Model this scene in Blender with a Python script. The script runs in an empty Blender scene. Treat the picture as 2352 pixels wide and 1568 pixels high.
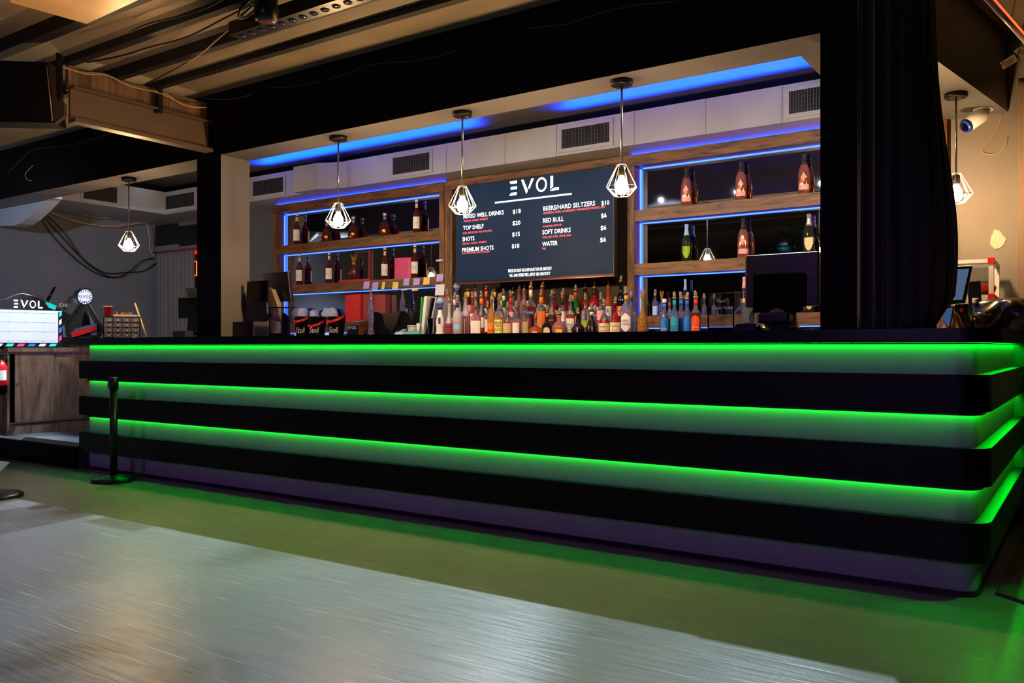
import bpy, bmesh, math, random
from mathutils import Vector, Matrix
random.seed(7)
S = bpy.context.scene
COL = S.collection

# ------------------------------------------------------------------ camera
FPX, CX, HY, CAMZ = 1956.0, 1176.0, 798.0, 1.0
YAW = math.atan(1339.0 / 1956.0)
cd = bpy.data.cameras.new('camera'); cam = bpy.data.objects.new('camera', cd); COL.objects.link(cam)
cam.location = (0, 0, CAMZ); cam.rotation_euler = (math.pi / 2, 0, YAW)
cd.sensor_width = 36; cd.lens = FPX / 2352 * 36; cd.shift_y = 14 / 2352; cd.clip_start = .05; cd.clip_end = 100
S.camera = cam
# ------------------------------------------------------------------ view and world
S.view_settings.view_transform = 'Standard'; S.view_settings.look = 'None'
S.view_settings.gamma = 1; S.view_settings.use_curve_mapping = False
S.view_settings.exposure = 0.12
S.cycles.max_bounces = 7; S.cycles.diffuse_bounces = 3; S.cycles.glossy_bounces = 4; S.cycles.transmission_bounces = 7; S.cycles.adaptive_threshold = 0.03; S.cycles.caustics_reflective = False; S.cycles.caustics_refractive = False
S.cycles.sample_clamp_indirect = 4.0
w = bpy.data.worlds.new('World'); S.world = w; w.use_nodes = True
w.node_tree.nodes['Background'].inputs[0].default_value = (.012, .012, .016, 1)
w.node_tree.nodes['Background'].inputs[1].default_value = .5

# ------------------------------------------------------------------ large lights
def lamp(name, kind, loc, energy, color, aim=None, **kw):
    d = bpy.data.lights.new(name, kind); d.energy = energy; d.color = color
    for k, v in kw.items(): setattr(d, k, v)
    o = bpy.data.objects.new(name, d); COL.objects.link(o); o.location = loc
    if aim is not None:
        o.rotation_euler = (Vector(aim) - Vector(loc)).to_track_quat('-Z', 'Y').to_euler()
    return o
DOWNLIGHT_X = (-8.15, -7.45, -5.35, -3.45, -1.64)  # the leftmost is added to even out the floor light
for x in DOWNLIGHT_X:                       # small recessed spots in the ceiling behind the header, turned towards the dance floor
    lamp('downlight_beam', 'SPOT', (x, 5.22, 2.775), 400, (.72, .88, 1), (x + (-1.2 if x == -7.45 else .9 if x < -8 else .1), 2.3, 0), spot_size=.94, spot_blend=.3, shadow_soft_size=.012)
# white spots added behind the header for duct and bottles; blue strips atop duct
for x in (-4.95, -4.2, -3.45, -2.7, -1.95, -1.3): lamp('header_white_fill', 'SPOT', (x, 4.15, 2.42), 19, (.95, .95, 1), (x, 5.5, 1.72), spot_size=1.62, spot_blend=.75, shadow_soft_size=.02)
for x in (-8.0, -6.4): lamp('header_white_fill', 'SPOT', (x, 4.15, 2.42), 7, (.74, .86, 1), (x, 5.5, 1.95), spot_size=1.4, spot_blend=.8, shadow_soft_size=.02)
for x0, x1 in ((-6.75, -4.1), (-3.3, -1.35)):
    bs = lamp('duct_blue_strip', 'AREA', ((x0 + x1) / 2, 5.512, 2.70), 24 * (x1 - x0), (.0, .05, 1), ((x0 + x1) / 2, 5.47, 2.80), shape='RECTANGLE', size=x1 - x0, size_y=.012); bs.data.spread = 2.5
# unseen spots without fixtures, added for their light
for x in (-5.2, -1.4):
    lamp('violet_base_fill', 'SPOT', (x, -2.6, 2.7), 120, (.55, .05, 1), (x, 3.8, .05), spot_size=.66, spot_blend=.6, shadow_soft_size=.1)  # added violet wash on the foot of the bar
lamp('cool_room_fill', 'SPOT', (-1.5, -2.6, 1.9), 42, (.52, .66, 1), (-3.7, 3.8, .75), spot_size=1.5, spot_blend=.8, shadow_soft_size=.3)  # added cool fill for the bar's front panels
lamp('cool_wall_fill', 'SPOT', (-5.0, 1.0, 2.1), 420, (.66, .78, 1), (-9.2, 4.7, 1.4), spot_size=.72, spot_blend=.7, shadow_soft_size=.06)  # added cool wash for the left wall and elbow
lamp('warm_ceiling_fill', 'SPOT', (-3.9, 2.3, 2.1), 26, (1, .55, .25), (-4.9, 2.5, 2.83), spot_size=2.1, spot_blend=.8, shadow_soft_size=.04)  # warm wash for the ceiling, from no fixture
lamp('green_floor_fill', 'SPOT', (1.3, 4.9, 2.3), 150, (.0, 1, .03), (.15, 3.6, 0), spot_size=.5, spot_blend=.5, shadow_soft_size=.05)  # added green pool on the floor right of the bar
lamp('warm_side_fill', 'SPOT', (1.0, 3.6, 2.5), 6, (1, .62, .35), (-.35, 4.1, .7), spot_size=.9, spot_blend=.8, shadow_soft_size=.05)  # warm wash for the bar's side, from no fixture

# ------------------------------------------------------------------ picture geometry -> world planes
F = Vector((-math.sin(YAW), math.cos(YAW), 0)); R = Vector((math.cos(YAW), math.sin(YAW), 0))
def ray(px, py): return F + R * ((px - CX) / FPX) + Vector((0, 0, (HY - py) / FPX))
def at(px, py, X=None, Y=None, Z=None):
    d = ray(px, py)
    if Y is not None: s = Y / d.y
    elif X is not None: s = X / d.x
    else: s = (Z - CAMZ) / d.z
    return Vector((0, 0, CAMZ)) + d * s
def cp(px, py, d): return Vector((0, 0, CAMZ)) + ray(px, py) * d       # at depth d, square to the lens axis
def ppm(px, Y): return FPX * ray(px, HY).y / Y       # pixels per metre at the plane Y

# ------------------------------------------------------------------ materials
def lin(c):
    c = [v / 255 for v in c]
    return tuple(v / 12.92 if v <= .04045 else ((v + .055) / 1.055) ** 2.4 for v in c) + (1,)
MATS = {}
def mat(name, rgb, rough=.5, metal=0, trans=0, emit=0, ecol=None, noise=0, scale=8, stretch=(1, 1, 1), bump=0, coat=0, alpha=1, ior=1.45):
    if name in MATS: return MATS[name]
    m = bpy.data.materials.new(name); m.use_nodes = True; nt = m.node_tree
    b = nt.nodes['Principled BSDF']
    c = lin(rgb)
    b.inputs['Base Color'].default_value = c
    b.inputs['Roughness'].default_value = rough; b.inputs['Metallic'].default_value = metal
    b.inputs['Transmission Weight'].default_value = trans; b.inputs['IOR'].default_value = ior
    b.inputs['Coat Weight'].default_value = coat; b.inputs['Alpha'].default_value = alpha
    if emit:
        b.inputs['Emission Color'].default_value = lin(ecol or rgb); b.inputs['Emission Strength'].default_value = emit
    if noise or bump:
        tc = nt.nodes.new('ShaderNodeTexCoord'); mp = nt.nodes.new('ShaderNodeMapping'); mp.inputs['Scale'].default_value = stretch
        nz = nt.nodes.new('ShaderNodeTexNoise'); nz.inputs['Scale'].default_value = scale; nz.inputs['Detail'].default_value = 6
        nt.links.new(tc.outputs['Object'], mp.inputs[0]); nt.links.new(mp.outputs[0], nz.inputs['Vector'])
        if noise:
            rp = nt.nodes.new('ShaderNodeValToRGB'); rp.color_ramp.elements[0].position = .3; rp.color_ramp.elements[1].position = .72
            rp.color_ramp.elements[0].color = tuple(v * (1 - noise) for v in c[:3]) + (1,)
            rp.color_ramp.elements[1].color = tuple(min(1, v * (1 + noise)) for v in c[:3]) + (1,)
            nt.links.new(nz.outputs['Fac'], rp.inputs[0]); nt.links.new(rp.outputs[0], b.inputs['Base Color'])
        if bump:
            bp = nt.nodes.new('ShaderNodeBump'); bp.inputs['Strength'].default_value = bump; bp.inputs['Distance'].default_value = .01
            nt.links.new(nz.outputs['Fac'], bp.inputs['Height']); nt.links.new(bp.outputs[0], b.inputs['Normal'])
    MATS[name] = m; return m
def wood(name, dark, light, stretch=(1, 8, 8), scale=3, rough=.45):
    if name in MATS: return MATS[name]
    m = bpy.data.materials.new(name); m.use_nodes = True; nt = m.node_tree; b = nt.nodes['Principled BSDF']
    tc = nt.nodes.new('ShaderNodeTexCoord'); mp = nt.nodes.new('ShaderNodeMapping'); mp.inputs['Scale'].default_value = stretch
    nz = nt.nodes.new('ShaderNodeTexNoise'); nz.inputs['Scale'].default_value = scale; nz.inputs['Detail'].default_value = 8; nz.inputs['Distortion'].default_value = 1.2
    wv = nt.nodes.new('ShaderNodeTexNoise'); wv.inputs['Scale'].default_value = scale * 6; wv.inputs['Detail'].default_value = 4
    mx = nt.nodes.new('ShaderNodeMath'); mx.operation = 'MULTIPLY_ADD'; mx.inputs[1].default_value = .35
    rp = nt.nodes.new('ShaderNodeValToRGB'); e = rp.color_ramp.elements
    e[0].position = .45; e[0].color = lin(dark); e[1].position = .9; e[1].color = lin(light)
    nt.links.new(tc.outputs['Object'], mp.inputs[0]); nt.links.new(mp.outputs[0], nz.inputs['Vector']); nt.links.new(mp.outputs[0], wv.inputs['Vector'])
    nt.links.new(wv.outputs['Fac'], mx.inputs[0]); nt.links.new(nz.outputs['Fac'], mx.inputs[2])
    nt.links.new(mx.outputs[0], rp.inputs[0]); nt.links.new(rp.outputs[0], b.inputs['Base Color'])
    b.inputs['Roughness'].default_value = rough
    bp = nt.nodes.new('ShaderNodeBump'); bp.inputs['Strength'].default_value = .25; bp.inputs['Distance'].default_value = .004
    nt.links.new(mx.outputs[0], bp.inputs['Height']); nt.links.new(bp.outputs[0], b.inputs['Normal'])
    MATS[name] = m; return m

BLACK = mat('black_paint', (22, 22, 24), .5, noise=.3, scale=5)
DEEP = mat('deep_black_and_shade', (7, 7, 8), .7); DEEP.node_tree.nodes['Principled BSDF'].inputs['Specular IOR Level'].default_value = .15
GREYP = mat('grey_paint', (98, 96, 100), .5, noise=.08, scale=3, bump=.05)
DUCTM = mat('duct_paint', (150, 152, 158), .45, noise=.07, scale=4)
WALLM = mat('wall_grey_paint', (94, 98, 108), .7, noise=.08, scale=2, bump=.05)
WALLB = mat('wall_brown_grey_paint', (120, 112, 104), .6, noise=.1, scale=2.5, bump=.08)
CEILM = mat('ceiling_board', (124, 110, 94), .65, noise=.2, scale=2.2, stretch=(1, 3, 1), bump=.15)
WHITEM = mat('white_plastic', (225, 225, 228), .35)
BLKPL = mat('black_plastic', (14, 14, 16), .35)
BLKGL = mat('black_gloss', (8, 8, 10), .12)
STEEL = mat('brushed_steel', (180, 180, 185), .28, 1)
CHROME = mat('chrome', (220, 220, 225), .08, 1)
DKMET = mat('dark_metal', (50, 48, 48), .35, .8)
MIRROR = mat('mirror_glass', (190, 192, 200), .015, 1)
WOODH = wood('dark_stained_wood', (30, 19, 11), (138, 90, 48))
WOODV = wood('dark_stained_wood_upright', (32, 20, 12), (144, 96, 52), stretch=(8, 8, 1))
WOODC = wood('walnut_cabinet_wood', (52, 38, 30), (120, 92, 74), stretch=(6, 6, 1), scale=2)
BLUELED = mat('blue_led', (20, 60, 255), .4, emit=8, ecol=(42, 78, 255))
BLUELEDX = mat('blue_led_bright', (20, 60, 255), .4, emit=55, ecol=(10, 50, 255))
GREENLED = mat('green_led', (10, 255, 30), .4, emit=42, ecol=(0, 255, 36))
GREENTOP = mat('green_led_top', (10, 255, 30), .4, emit=30, ecol=(0, 255, 36))
BULBM = mat('bulb_glass', (255, 220, 170), .4, emit=760, ecol=(255, 205, 140))
REDP = mat('red_plastic', (215, 20, 25), .35)
PAPER = mat('paper', (235, 235, 235), .7)
CLEAR = mat('clear_acrylic', (235, 240, 245), .03, trans=1, ior=1.2)

# ------------------------------------------------------------------ mesh builder
def wl(o):
    v = Vector((0, 0, 0))
    while o is not None: v += o.location; o = o.parent
    return v
class MB:
    def __init__(s): s.v = []; s.f = []; s.m = []; s.sm = []
    def add(s, vs, fs, mi=0, smooth=False):
        n = len(s.v); s.v += [tuple(v) for v in vs]
        for f in fs: s.f.append([i + n for i in f]); s.m.append(mi); s.sm.append(smooth)
        return s
    def box(s, a, b, mi=0, M=None):
        x0, y0, z0 = a; x1, y1, z1 = b
        vs = [Vector(p) for p in ((x0, y0, z0), (x1, y0, z0), (x1, y1, z0), (x0, y1, z0), (x0, y0, z1), (x1, y0, z1), (x1, y1, z1), (x0, y1, z1))]
        if M: vs = [M @ v for v in vs]
        return s.add(vs, [(0, 3, 2, 1), (4, 5, 6, 7), (0, 1, 5, 4), (1, 2, 6, 5), (2, 3, 7, 6), (3, 0, 4, 7)], mi)
    def prism(s, poly, vec, mi=0, smooth=False):
        n = len(poly); vec = Vector(vec); a = [Vector(p) for p in poly]; b = [p + vec for p in a]
        s.add(a + b, [tuple(range(n))[::-1], tuple(range(n, 2 * n))], mi)
        s.add(a + b, [(i, (i + 1) % n, (i + 1) % n + n, i + n) for i in range(n)], mi, smooth)
        return s
    def tube(s, pts, r, seg=8, mi=0, closed=False):
        pts = [Vector(p) for p in pts]; n = len(pts); rings = []
        rr = r if isinstance(r, (list, tuple)) else [r] * n
        prev = None
        for i, p in enumerate(pts):
            if closed: t = pts[(i + 1) % n] - pts[i - 1]
            else: t = pts[min(i + 1, n - 1)] - pts[max(i - 1, 0)]
            t.normalize()
            if prev is None:
                u = t.cross(Vector((0, 0, 1)))
                if u.length < .1: u = t.cross(Vector((1, 0, 0)))
            else: u = prev - t * prev.dot(t)
            u.normalize(); prev = u; v = t.cross(u)
            rings += [p + (u * math.cos(2 * math.pi * k / seg) + v * math.sin(2 * math.pi * k / seg)) * rr[i] for k in range(seg)]
        fs = []
        for i in range(n if closed else n - 1):
            j = (i + 1) % n
            for k in range(seg): fs.append((i * seg + k, i * seg + (k + 1) % seg, j * seg + (k + 1) % seg, j * seg + k))
        if not closed: fs += [tuple(range(seg))[::-1], tuple(range((n - 1) * seg, n * seg))]
        return s.add(rings, fs, mi, seg > 5)
    def lathe(s, prof, c=(0, 0, 0), seg=20, mi=0, fy=1.0, sq=0, split=None, a0=0, a1=2 * math.pi):
        """prof: list of (r, z); fy flattens in Y; sq>0 squares the section; split=(z, mi2): faces above z take mi2"""
        full = abs(a1 - a0 - 2 * math.pi) < 1e-6; ns = seg if full else seg + 1
        vs = []
        for r, z in prof:
            for k in range(ns):
                a = a0 + (a1 - a0) * k / seg; ca, sa = math.cos(a), math.sin(a)
                q = 1.0
                if sq: q = 1 / (abs(ca) ** (2 + sq) + abs(sa) ** (2 + sq)) ** (1 / (2 + sq))
                vs.append((c[0] + r * q * ca, c[1] + r * q * sa * fy, c[2] + z))
        n0 = len(s.v); s.v += vs
        for i in range(len(prof) - 1):
            zz = (prof[i][1] + prof[i + 1][1]) / 2; m = mi
            if split and zz > split[0]: m = split[1]
            for k in range(seg):
                k2 = (k + 1) % ns if full else k + 1
                s.f.append([n0 + i * ns + k, n0 + i * ns + k2, n0 + (i + 1) * ns + k2, n0 + (i + 1) * ns + k]); s.m.append(m); s.sm.append(True)
        if full:
            if prof[0][0] > 1e-5: s.f.append([n0 + k for k in range(ns)][::-1]); s.m.append(mi); s.sm.append(False)
            if prof[-1][0] > 1e-5: s.f.append([n0 + (len(prof) - 1) * ns + k for k in range(ns)]); s.m.append(split[1] if split else mi); s.sm.append(False)
        return s
    def text(s, txt, origin, width=None, height=.03, ux=(1, 0, 0), uz=(0, 0, 1), mi=0, ext=.001, shear=0, align='L', hfit=None, bold=0):
        cu = bpy.data.curves.new('t', 'FONT'); cu.body = txt; cu.extrude = 0; cu.size = 1; cu.shear = shear; cu.resolution_u = 2; cu.offset = bold
        o = bpy.data.objects.new('t', cu); COL.objects.link(o); bpy.context.view_layer.update()
        me = bpy.data.meshes.new_from_object(o.evaluated_get(bpy.context.evaluated_depsgraph_get()))
        bpy.data.objects.remove(o); bpy.data.curves.remove(cu)
        if not me.vertices: return s
        xs = [v.co.x for v in me.vertices]; ys = [v.co.y for v in me.vertices]
        x0, x1, y0, y1 = min(xs), max(xs), min(ys), max(ys)
        ux, uz = Vector(ux).normalized(), Vector(uz).normalized(); n = ux.cross(uz)
        cap = hfit if hfit else .72
        ky = height / cap; kx = (width / (x1 - x0)) if width else ky
        off = {'L': -x0, 'C': -(x0 + x1) / 2}[align]
        yb = 0 if not hfit else -y0
        O = Vector(origin)
        vs = [O + ux * ((v.co.x + off) * kx) + uz * ((v.co.y + yb) * ky) + n * ext for v in me.vertices]
        s.add(vs, [tuple(p.vertices) for p in me.polygons], mi)
        bpy.data.meshes.remove(me); return s
    def mesh(s, name, mats, off=Vector((0, 0, 0))):
        me = bpy.data.meshes.new(name); me.from_pydata([tuple(Vector(v) - off) for v in s.v], [], s.f)
        for m in (mats if isinstance(mats, (list, tuple)) else [mats]): me.materials.append(m)
        for p, mi, sm in zip(me.polygons, s.m, s.sm): p.material_index = mi; p.use_smooth = sm
        me.update(); bm = bmesh.new(); bm.from_mesh(me); bmesh.ops.remove_doubles(bm, verts=bm.verts, dist=1e-6) if len(bm.verts) < 6000 else None
        bmesh.ops.recalc_face_normals(bm, faces=bm.faces); bm.to_mesh(me); bm.free(); return me
    def build(s, name, mats, parent=None, bevel=0):
        off = wl(parent) if parent is not None else Vector((0, 0, 0))
        o = bpy.data.objects.new(name, s.mesh(name, mats, off)); COL.objects.link(o)
        if parent is not None: o.parent = parent
        if bevel:
            md = o.modifiers.new('Bevel', 'BEVEL'); md.width = bevel; md.segments = 2; md.limit_method = 'ANGLE'
        return o
def thing(name, label, cat, loc=(0, 0, 0), group=None, rz=0):
    o = bpy.data.objects.new(name, None); COL.objects.link(o); o.location = loc; o.rotation_euler = (0, 0, rz); o.empty_display_size = .05
    o['label'] = label; o['category'] = cat
    if group: o['group'] = group
    return o
def tag(o, label, cat, group=None, kind=None):
    o['label'] = label; o['category'] = cat
    if group: o['group'] = group
    if kind: o['kind'] = kind
    # origin at the object's own base centre
    vs = [v.co for v in o.data.vertices]
    c = Vector(((min(v.x for v in vs) + max(v.x for v in vs)) / 2, (min(v.y for v in vs) + max(v.y for v in vs)) / 2, min(v.z for v in vs)))
    o.data.transform(Matrix.Translation(-c)); o.location = c
    return o
def struct(o, label=None): 
    o['kind'] = 'structure'
    if label: o['label'] = label; o['category'] = 'structure'
    return o
def solid(name, a, b, m): return MB().box(a, b).build(name, m)
def evol(mb, O, h, ux=(1, 0, 0), uz=(0, 0, 1), mi=0, ext=.001, k=1.0):
    """the club's four-letter logo, h high, starting at O"""
    ux, uz = Vector(ux).normalized(), Vector(uz).normalized(); n = ux.cross(uz); O = Vector(O) + n * ext
    def poly(p): mb.add([O + ux * (x * h * k) + uz * (z * h) for x, z in p], [tuple(range(len(p)))], mi)
    poly([(.10, 1), (.0, 1), (.08, .81), (.56, .81), (.56, 1)]); poly([(.08, .41), (.56, .41), (.56, .6), (.08, .6)]); poly([(-.02, 0), (.54, 0), (.54, .19), (.1, .19)])
    poly([(.88, 1), (1.06, 1), (1.40, .2), (1.27, 0)]); poly([(1.66, 1), (1.84, 1), (1.5, .3), (1.40, .38)])
    N = 24
    for i in range(N):
        a, b = 2 * math.pi * i / N, 2 * math.pi * (i + 1) / N
        poly([(2.4 + .40 * math.cos(a), .5 + .5 * math.sin(a)), (2.4 + .40 * math.cos(b), .5 + .5 * math.sin(b)), (2.4 + .28 * math.cos(b), .5 + .37 * math.sin(b)), (2.4 + .28 * math.cos(a), .5 + .37 * math.sin(a))])
    poly([(3.05, 1), (3.24, 1), (3.24, .28), (3.05, .1)]); poly([(3.02, 0), (3.3, .19), (3.66, .19), (3.66, 0)])
# ================================================================== the room
BAR_Y, SIDE_X = 3.787, -.34
HD_Y0, HD_Y1, HD_Z = 3.85, 4.10, 2.38
CEIL, CEIL_IN = 2.83, 2.80
WX, WY = -9.2, 5.95           # left wall, back wall

def floor_material():
    m = bpy.data.materials.new('painted_floor'); m.use_nodes = True; nt = m.node_tree; b = nt.nodes['Principled BSDF']
    tc = nt.nodes.new('ShaderNodeTexCoord')
    n1 = nt.nodes.new('ShaderNodeTexNoise'); n1.inputs['Scale'].default_value = 1.4; n1.inputs['Detail'].default_value = 5
    mp = nt.nodes.new('ShaderNodeMapping'); mp.inputs['Scale'].default_value = (1.2, 14, 1); mp.inputs['Rotation'].default_value = (0, 0, .12)
    n2 = nt.nodes.new('ShaderNodeTexNoise'); n2.inputs['Scale'].default_value = 3; n2.inputs['Detail'].default_value = 7; n2.inputs['Distortion'].default_value = .8
    mp2 = nt.nodes.new('ShaderNodeMapping'); mp2.inputs['Scale'].default_value = (1.1, 46, 1); mp2.inputs['Rotation'].default_value = (0, 0, -.2)
    n3 = nt.nodes.new('ShaderNodeTexNoise'); n3.inputs['Scale'].default_value = 2.2; n3.inputs['Detail'].default_value = 3
    r1 = nt.nodes.new('ShaderNodeValToRGB'); r1.color_ramp.elements[0].color = lin((104, 108, 112)); r1.color_ramp.elements[1].color = lin((136, 138, 140))
    r3 = nt.nodes.new('ShaderNodeValToRGB'); r3.color_ramp.elements[0].position = .64; r3.color_ramp.elements[0].color = (0, 0, 0, 1); r3.color_ramp.elements[1].position = .70
    mx = nt.nodes.new('ShaderNodeMixRGB'); mx.inputs[2].default_value = lin((190, 180, 160))
    rr = nt.nodes.new('ShaderNodeMapRange'); rr.inputs['To Min'].default_value = .20; rr.inputs['To Max'].default_value = .50
    ad = nt.nodes.new('ShaderNodeMath'); ad.operation = 'MULTIPLY_ADD'; ad.inputs[1].default_value = .5
    bp = nt.nodes.new('ShaderNodeBump'); bp.inputs['Strength'].default_value = .55; bp.inputs['Distance'].default_value = .008
    L = nt.links.new
    for nd in (mp, mp2, n1): L(tc.outputs['Object'], nd.inputs[0])
    L(mp.outputs[0], n2.inputs['Vector']); L(mp2.outputs[0], n3.inputs['Vector']); L(n1.outputs['Fac'], r1.inputs[0]); L(n3.outputs['Fac'], r3.inputs[0])
    L(r1.outputs[0], mx.inputs[1]); L(r3.outputs[0], mx.inputs[0]); L(mx.outputs[0], b.inputs['Base Color'])
    L(n2.outputs['Fac'], rr.inputs['Value']); L(rr.outputs[0], b.inputs['Roughness'])
    L(n2.outputs['Fac'], ad.inputs[0]); L(n1.outputs['Fac'], ad.inputs[2]); L(ad.outputs[0], bp.inputs['Height']); L(bp.outputs[0], b.inputs['Normal'])
    return m
FLOORM = floor_material()
struct(solid('floor', (WX - .1, -5, -.1), (4, 6.1, 0), FLOORM))
struct(MB().prism([(WX, 3.78, .001), (-6.94, 3.78, .001), (-6.94, 5.9, .001), (WX, 5.9, .001)], (0, 0, .179)).build('raised_floor', [mat('raised_floor_paint', (95, 100, 108), .45, noise=.15, scale=6)]))
struct(solid('trim_1', (WX, 3.76, .001), (-6.935, 3.779, .178), DEEP))
struct(solid('wall_left', (WX - .1, -5, 0), (WX, 6.1, 2.9), WALLM))
struct(solid('wall_back', (WX, WY, 0), (-.72, WY + .1, 2.9), WALLM))
struct(solid('wall_alcove', (-.72, 5.76, 0), (4, 5.86, 2.9), WALLB))
struct(solid('wall_right', (4, -5, 0), (4.1, 6.1, 2.9), BLACK))
struct(solid('wall_front', (WX, -5.1, 0), (4, -5, 2.9), BLACK))
struct(solid('ceiling', (WX, -5, CEIL), (4, 6.1, CEIL + .1), CEILM))
struct(solid('ceiling_over_bar', (WX, HD_Y1 + .001, CEIL_IN), (-.9, WY - .001, CEIL_IN + .028), GREYP))
# header beam over the bar: face coloured black for its shade, grey underside and back
hb = MB(); hb.box((WX, HD_Y0, HD_Z), (-.62, HD_Y1, CEIL - .001), 0)
ho = struct(hb.build('header_beam', [DEEP, GREYP]))
for p in ho.data.polygons:
    if p.normal.z < -.5 or p.normal.y > .5: p.material_index = 1
# return of the header along the right side of the bar
rb = MB(); rb.prism([(-1.15, HD_Y1 + .001, HD_Z), (-.70, HD_Y1 + .001, HD_Z), (-.66, 4.35, HD_Z), (-.42, 5.755, HD_Z), (-.71, 5.755, HD_Z), (-1.15, 5.4, HD_Z)], (0, 0, CEIL - HD_Z - .001))
ro = struct(rb.build('header_return', [mat('brown_black_paint', (48, 34, 30), .4), GREYP]))
for p in ro.data.polygons:
    if p.normal.z < -.5: p.material_index = 1
# left column and right pillar standing on the bar
cb = MB(); cb.box((-5.435, HD_Y0, 1.0785), (-5.158, HD_Y1, HD_Z - .001)); co = struct(cb.build('column', [DEEP, GREYP]))  # front coloured black for its shade, lit sides grey
for p in co.data.polygons:
    if p.normal.x > .5 or p.normal.y > .5: p.material_index = 1
struct(solid('pillar', (-.99, HD_Y0 - .02, 1.0785), (-.60, HD_Y1 - .001, HD_Z - .001), DEEP))
struct(solid('pillar_head', (-.99, HD_Y0 - .02, HD_Z), (-.60, HD_Y0 - .001, CEIL - .001), DEEP))

# ceiling joists parallel to the header, and the battens of bare board between them
def joist(ya, yb, z0, x0=WX + .01, x1=3.9): 
    return struct(solid('ceiling_joist', (x0, ya, z0), (x1, yb, CEIL - .001), mat('joist_black', (20, 19, 19), .6)))
for ya, yb, z0, x0 in ((3.45, 3.50, 2.79, -6.35), (3.13, 3.18, 2.76, -6.35), (2.83, 2.88, 2.78, -6.35), (2.45, 2.52, 2.75, -6.35), (1.9, 1.98, 2.74, -6.35), (1.2, 1.28, 2.74, WX + .01), (.4, .48, 2.74, WX + .01), (-.5, -.42, 2.74, WX + .01)):
    joist(ya, yb, z0, x0)

# ================================================================== the bar
def rounded(off, rad, n=10, x_left=-6.93, y_end=5.75):
    """plan outline of the front and right side, 'off' metres inside the band face"""
    yf, xs = BAR_Y + off, SIDE_X - off; r = rad
    pts = [(x_left, yf), (xs - r, yf)]
    for i in range(1, n + 1):
        a = -math.pi / 2 + math.pi / 2 * i / n
        pts.append((xs - r + r * math.cos(a), yf + r + r * math.sin(a)))
    pts.append((xs, y_end)); return pts
def wall_strip(mb, outer, inner, z0, z1, mi=0):
    n = len(outer)
    vs = [(x, y, z0) for x, y in outer] + [(x, y, z0) for x, y in inner] + [(x, y, z1) for x, y in outer] + [(x, y, z1) for x, y in inner]
    fs = []
    for i in range(n - 1):
        fs += [(i, i + 1, 2 * n + i + 1, 2 * n + i), (n + i + 1, n + i, 3 * n + i, 3 * n + i + 1), (i + 1, i, n + i, n + i + 1), (2 * n + i, 2 * n + i + 1, 3 * n + i + 1, 3 * n + i)]
    fs += [(0, 2 * n, 3 * n, n), (n - 1, 2 * n - 1, 4 * n - 1, 3 * n - 1)]
    mb.add(vs, fs, mi); return mb
bar = thing('bar_counter', 'long black bar counter with three floating black bands and green glowing gaps', 'bar counter', (-3.6, 4.0, 0))
BANDM = mat('black_laminate', (9, 8, 9), .4); BANDM.node_tree.nodes['Principled BSDF'].inputs['Specular IOR Level'].default_value = .22
PANELM = mat('pale_grey_panel', (150, 150, 158), .5, noise=.04, scale=3)
xl = -6.865
panel = wall_strip(MB(), rounded(.052, .075, x_left=xl), rounded(.075, .06, x_left=xl), .0, 1.02)
panel.build('front_panel', PANELM, bar)
MB().box((xl - .0, BAR_Y + .076, 0), (xl + .03, 4.35, 1.02)).build('end_panel', BANDM, bar)
wall_strip(MB(), rounded(.042, .08, x_left=xl - .03), rounded(.0515, .07, x_left=xl - .03), 0, .022).build('baseboard', mat('purple_black_trim', (26, 18, 30), .5), bar)
BANDS = ((.745, .892), (.447, .600), (.146, .305))
for z0, z1 in BANDS:
    wall_strip(MB(), rounded(0, .11, x_left=-6.93), rounded(.0505, .075, x_left=-6.93), z0, z1).build('band', BANDM, bar)
for z in (1.02, .745, .447):
    m = wall_strip(MB(), rounded(.038, .08, x_left=xl + .01), rounded(.048, .07, x_left=xl + .01), z - .004, z - .0005)
    m.build('green_led_strip', GREENTOP if z > 1 else GREENLED, bar)
for z in (1.02, .745, .447):
    wall_strip(MB(), rounded(.032, .085, x_left=xl + .01), rounded(.035, .08, x_left=xl + .01), z - (.006 if z > 1 else .017), z - .0005).build('led_light_lip', BLKPL, bar)  # unseen lip added to hold the strip's light off the floor
ct = MB(); o_ = rounded(-.045, .14, x_left=-7.09, y_end=5.755)
poly = [(x, y, 1.0205) for x, y in o_] + [(-.98, 5.755, 1.0205), (-.98, 4.36, 1.0205), (-8.1, 4.36, 1.0205)]
ct.prism(poly, (0, 0, .057)); CTM = mat('black_countertop', (15, 12, 15), .3); CTM.node_tree.nodes['Principled BSDF'].inputs['Specular IOR Level'].default_value = .25
ct.build('countertop', CTM, bar)
MB().box((-6.8, 4.27, .0), (-1.0, 4.3, 1.02)).build('back_panel', DEEP, bar)

# back bar base cabinet with its own counter, and the shelf units on the wall
COUNTER2 = 1.075
bb = thing('back_bar_counter', 'dark wooden back bar counter under the liquor bottles', 'counter', (-3.4, 5.5, 0))
MB().box((-6.1, 5.16, .0), (-1.0, WY - .002, 1.03)).build('cabinet', WOODC, bb)
MB().box((-6.12, 5.12, 1.0305), (-.99, WY - .002, COUNTER2)).build('worktop', mat('dark_worktop', (40, 30, 24), .35), bb)
lp = at(940, 700, Y=5.45).x; rp_ = at(1435, 700, Y=5.45).x
MB().box((lp, 5.56, COUNTER2), (rp_, 5.855, COUNTER2 + .085)).build('bottle_step', WOODC, bb)

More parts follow.
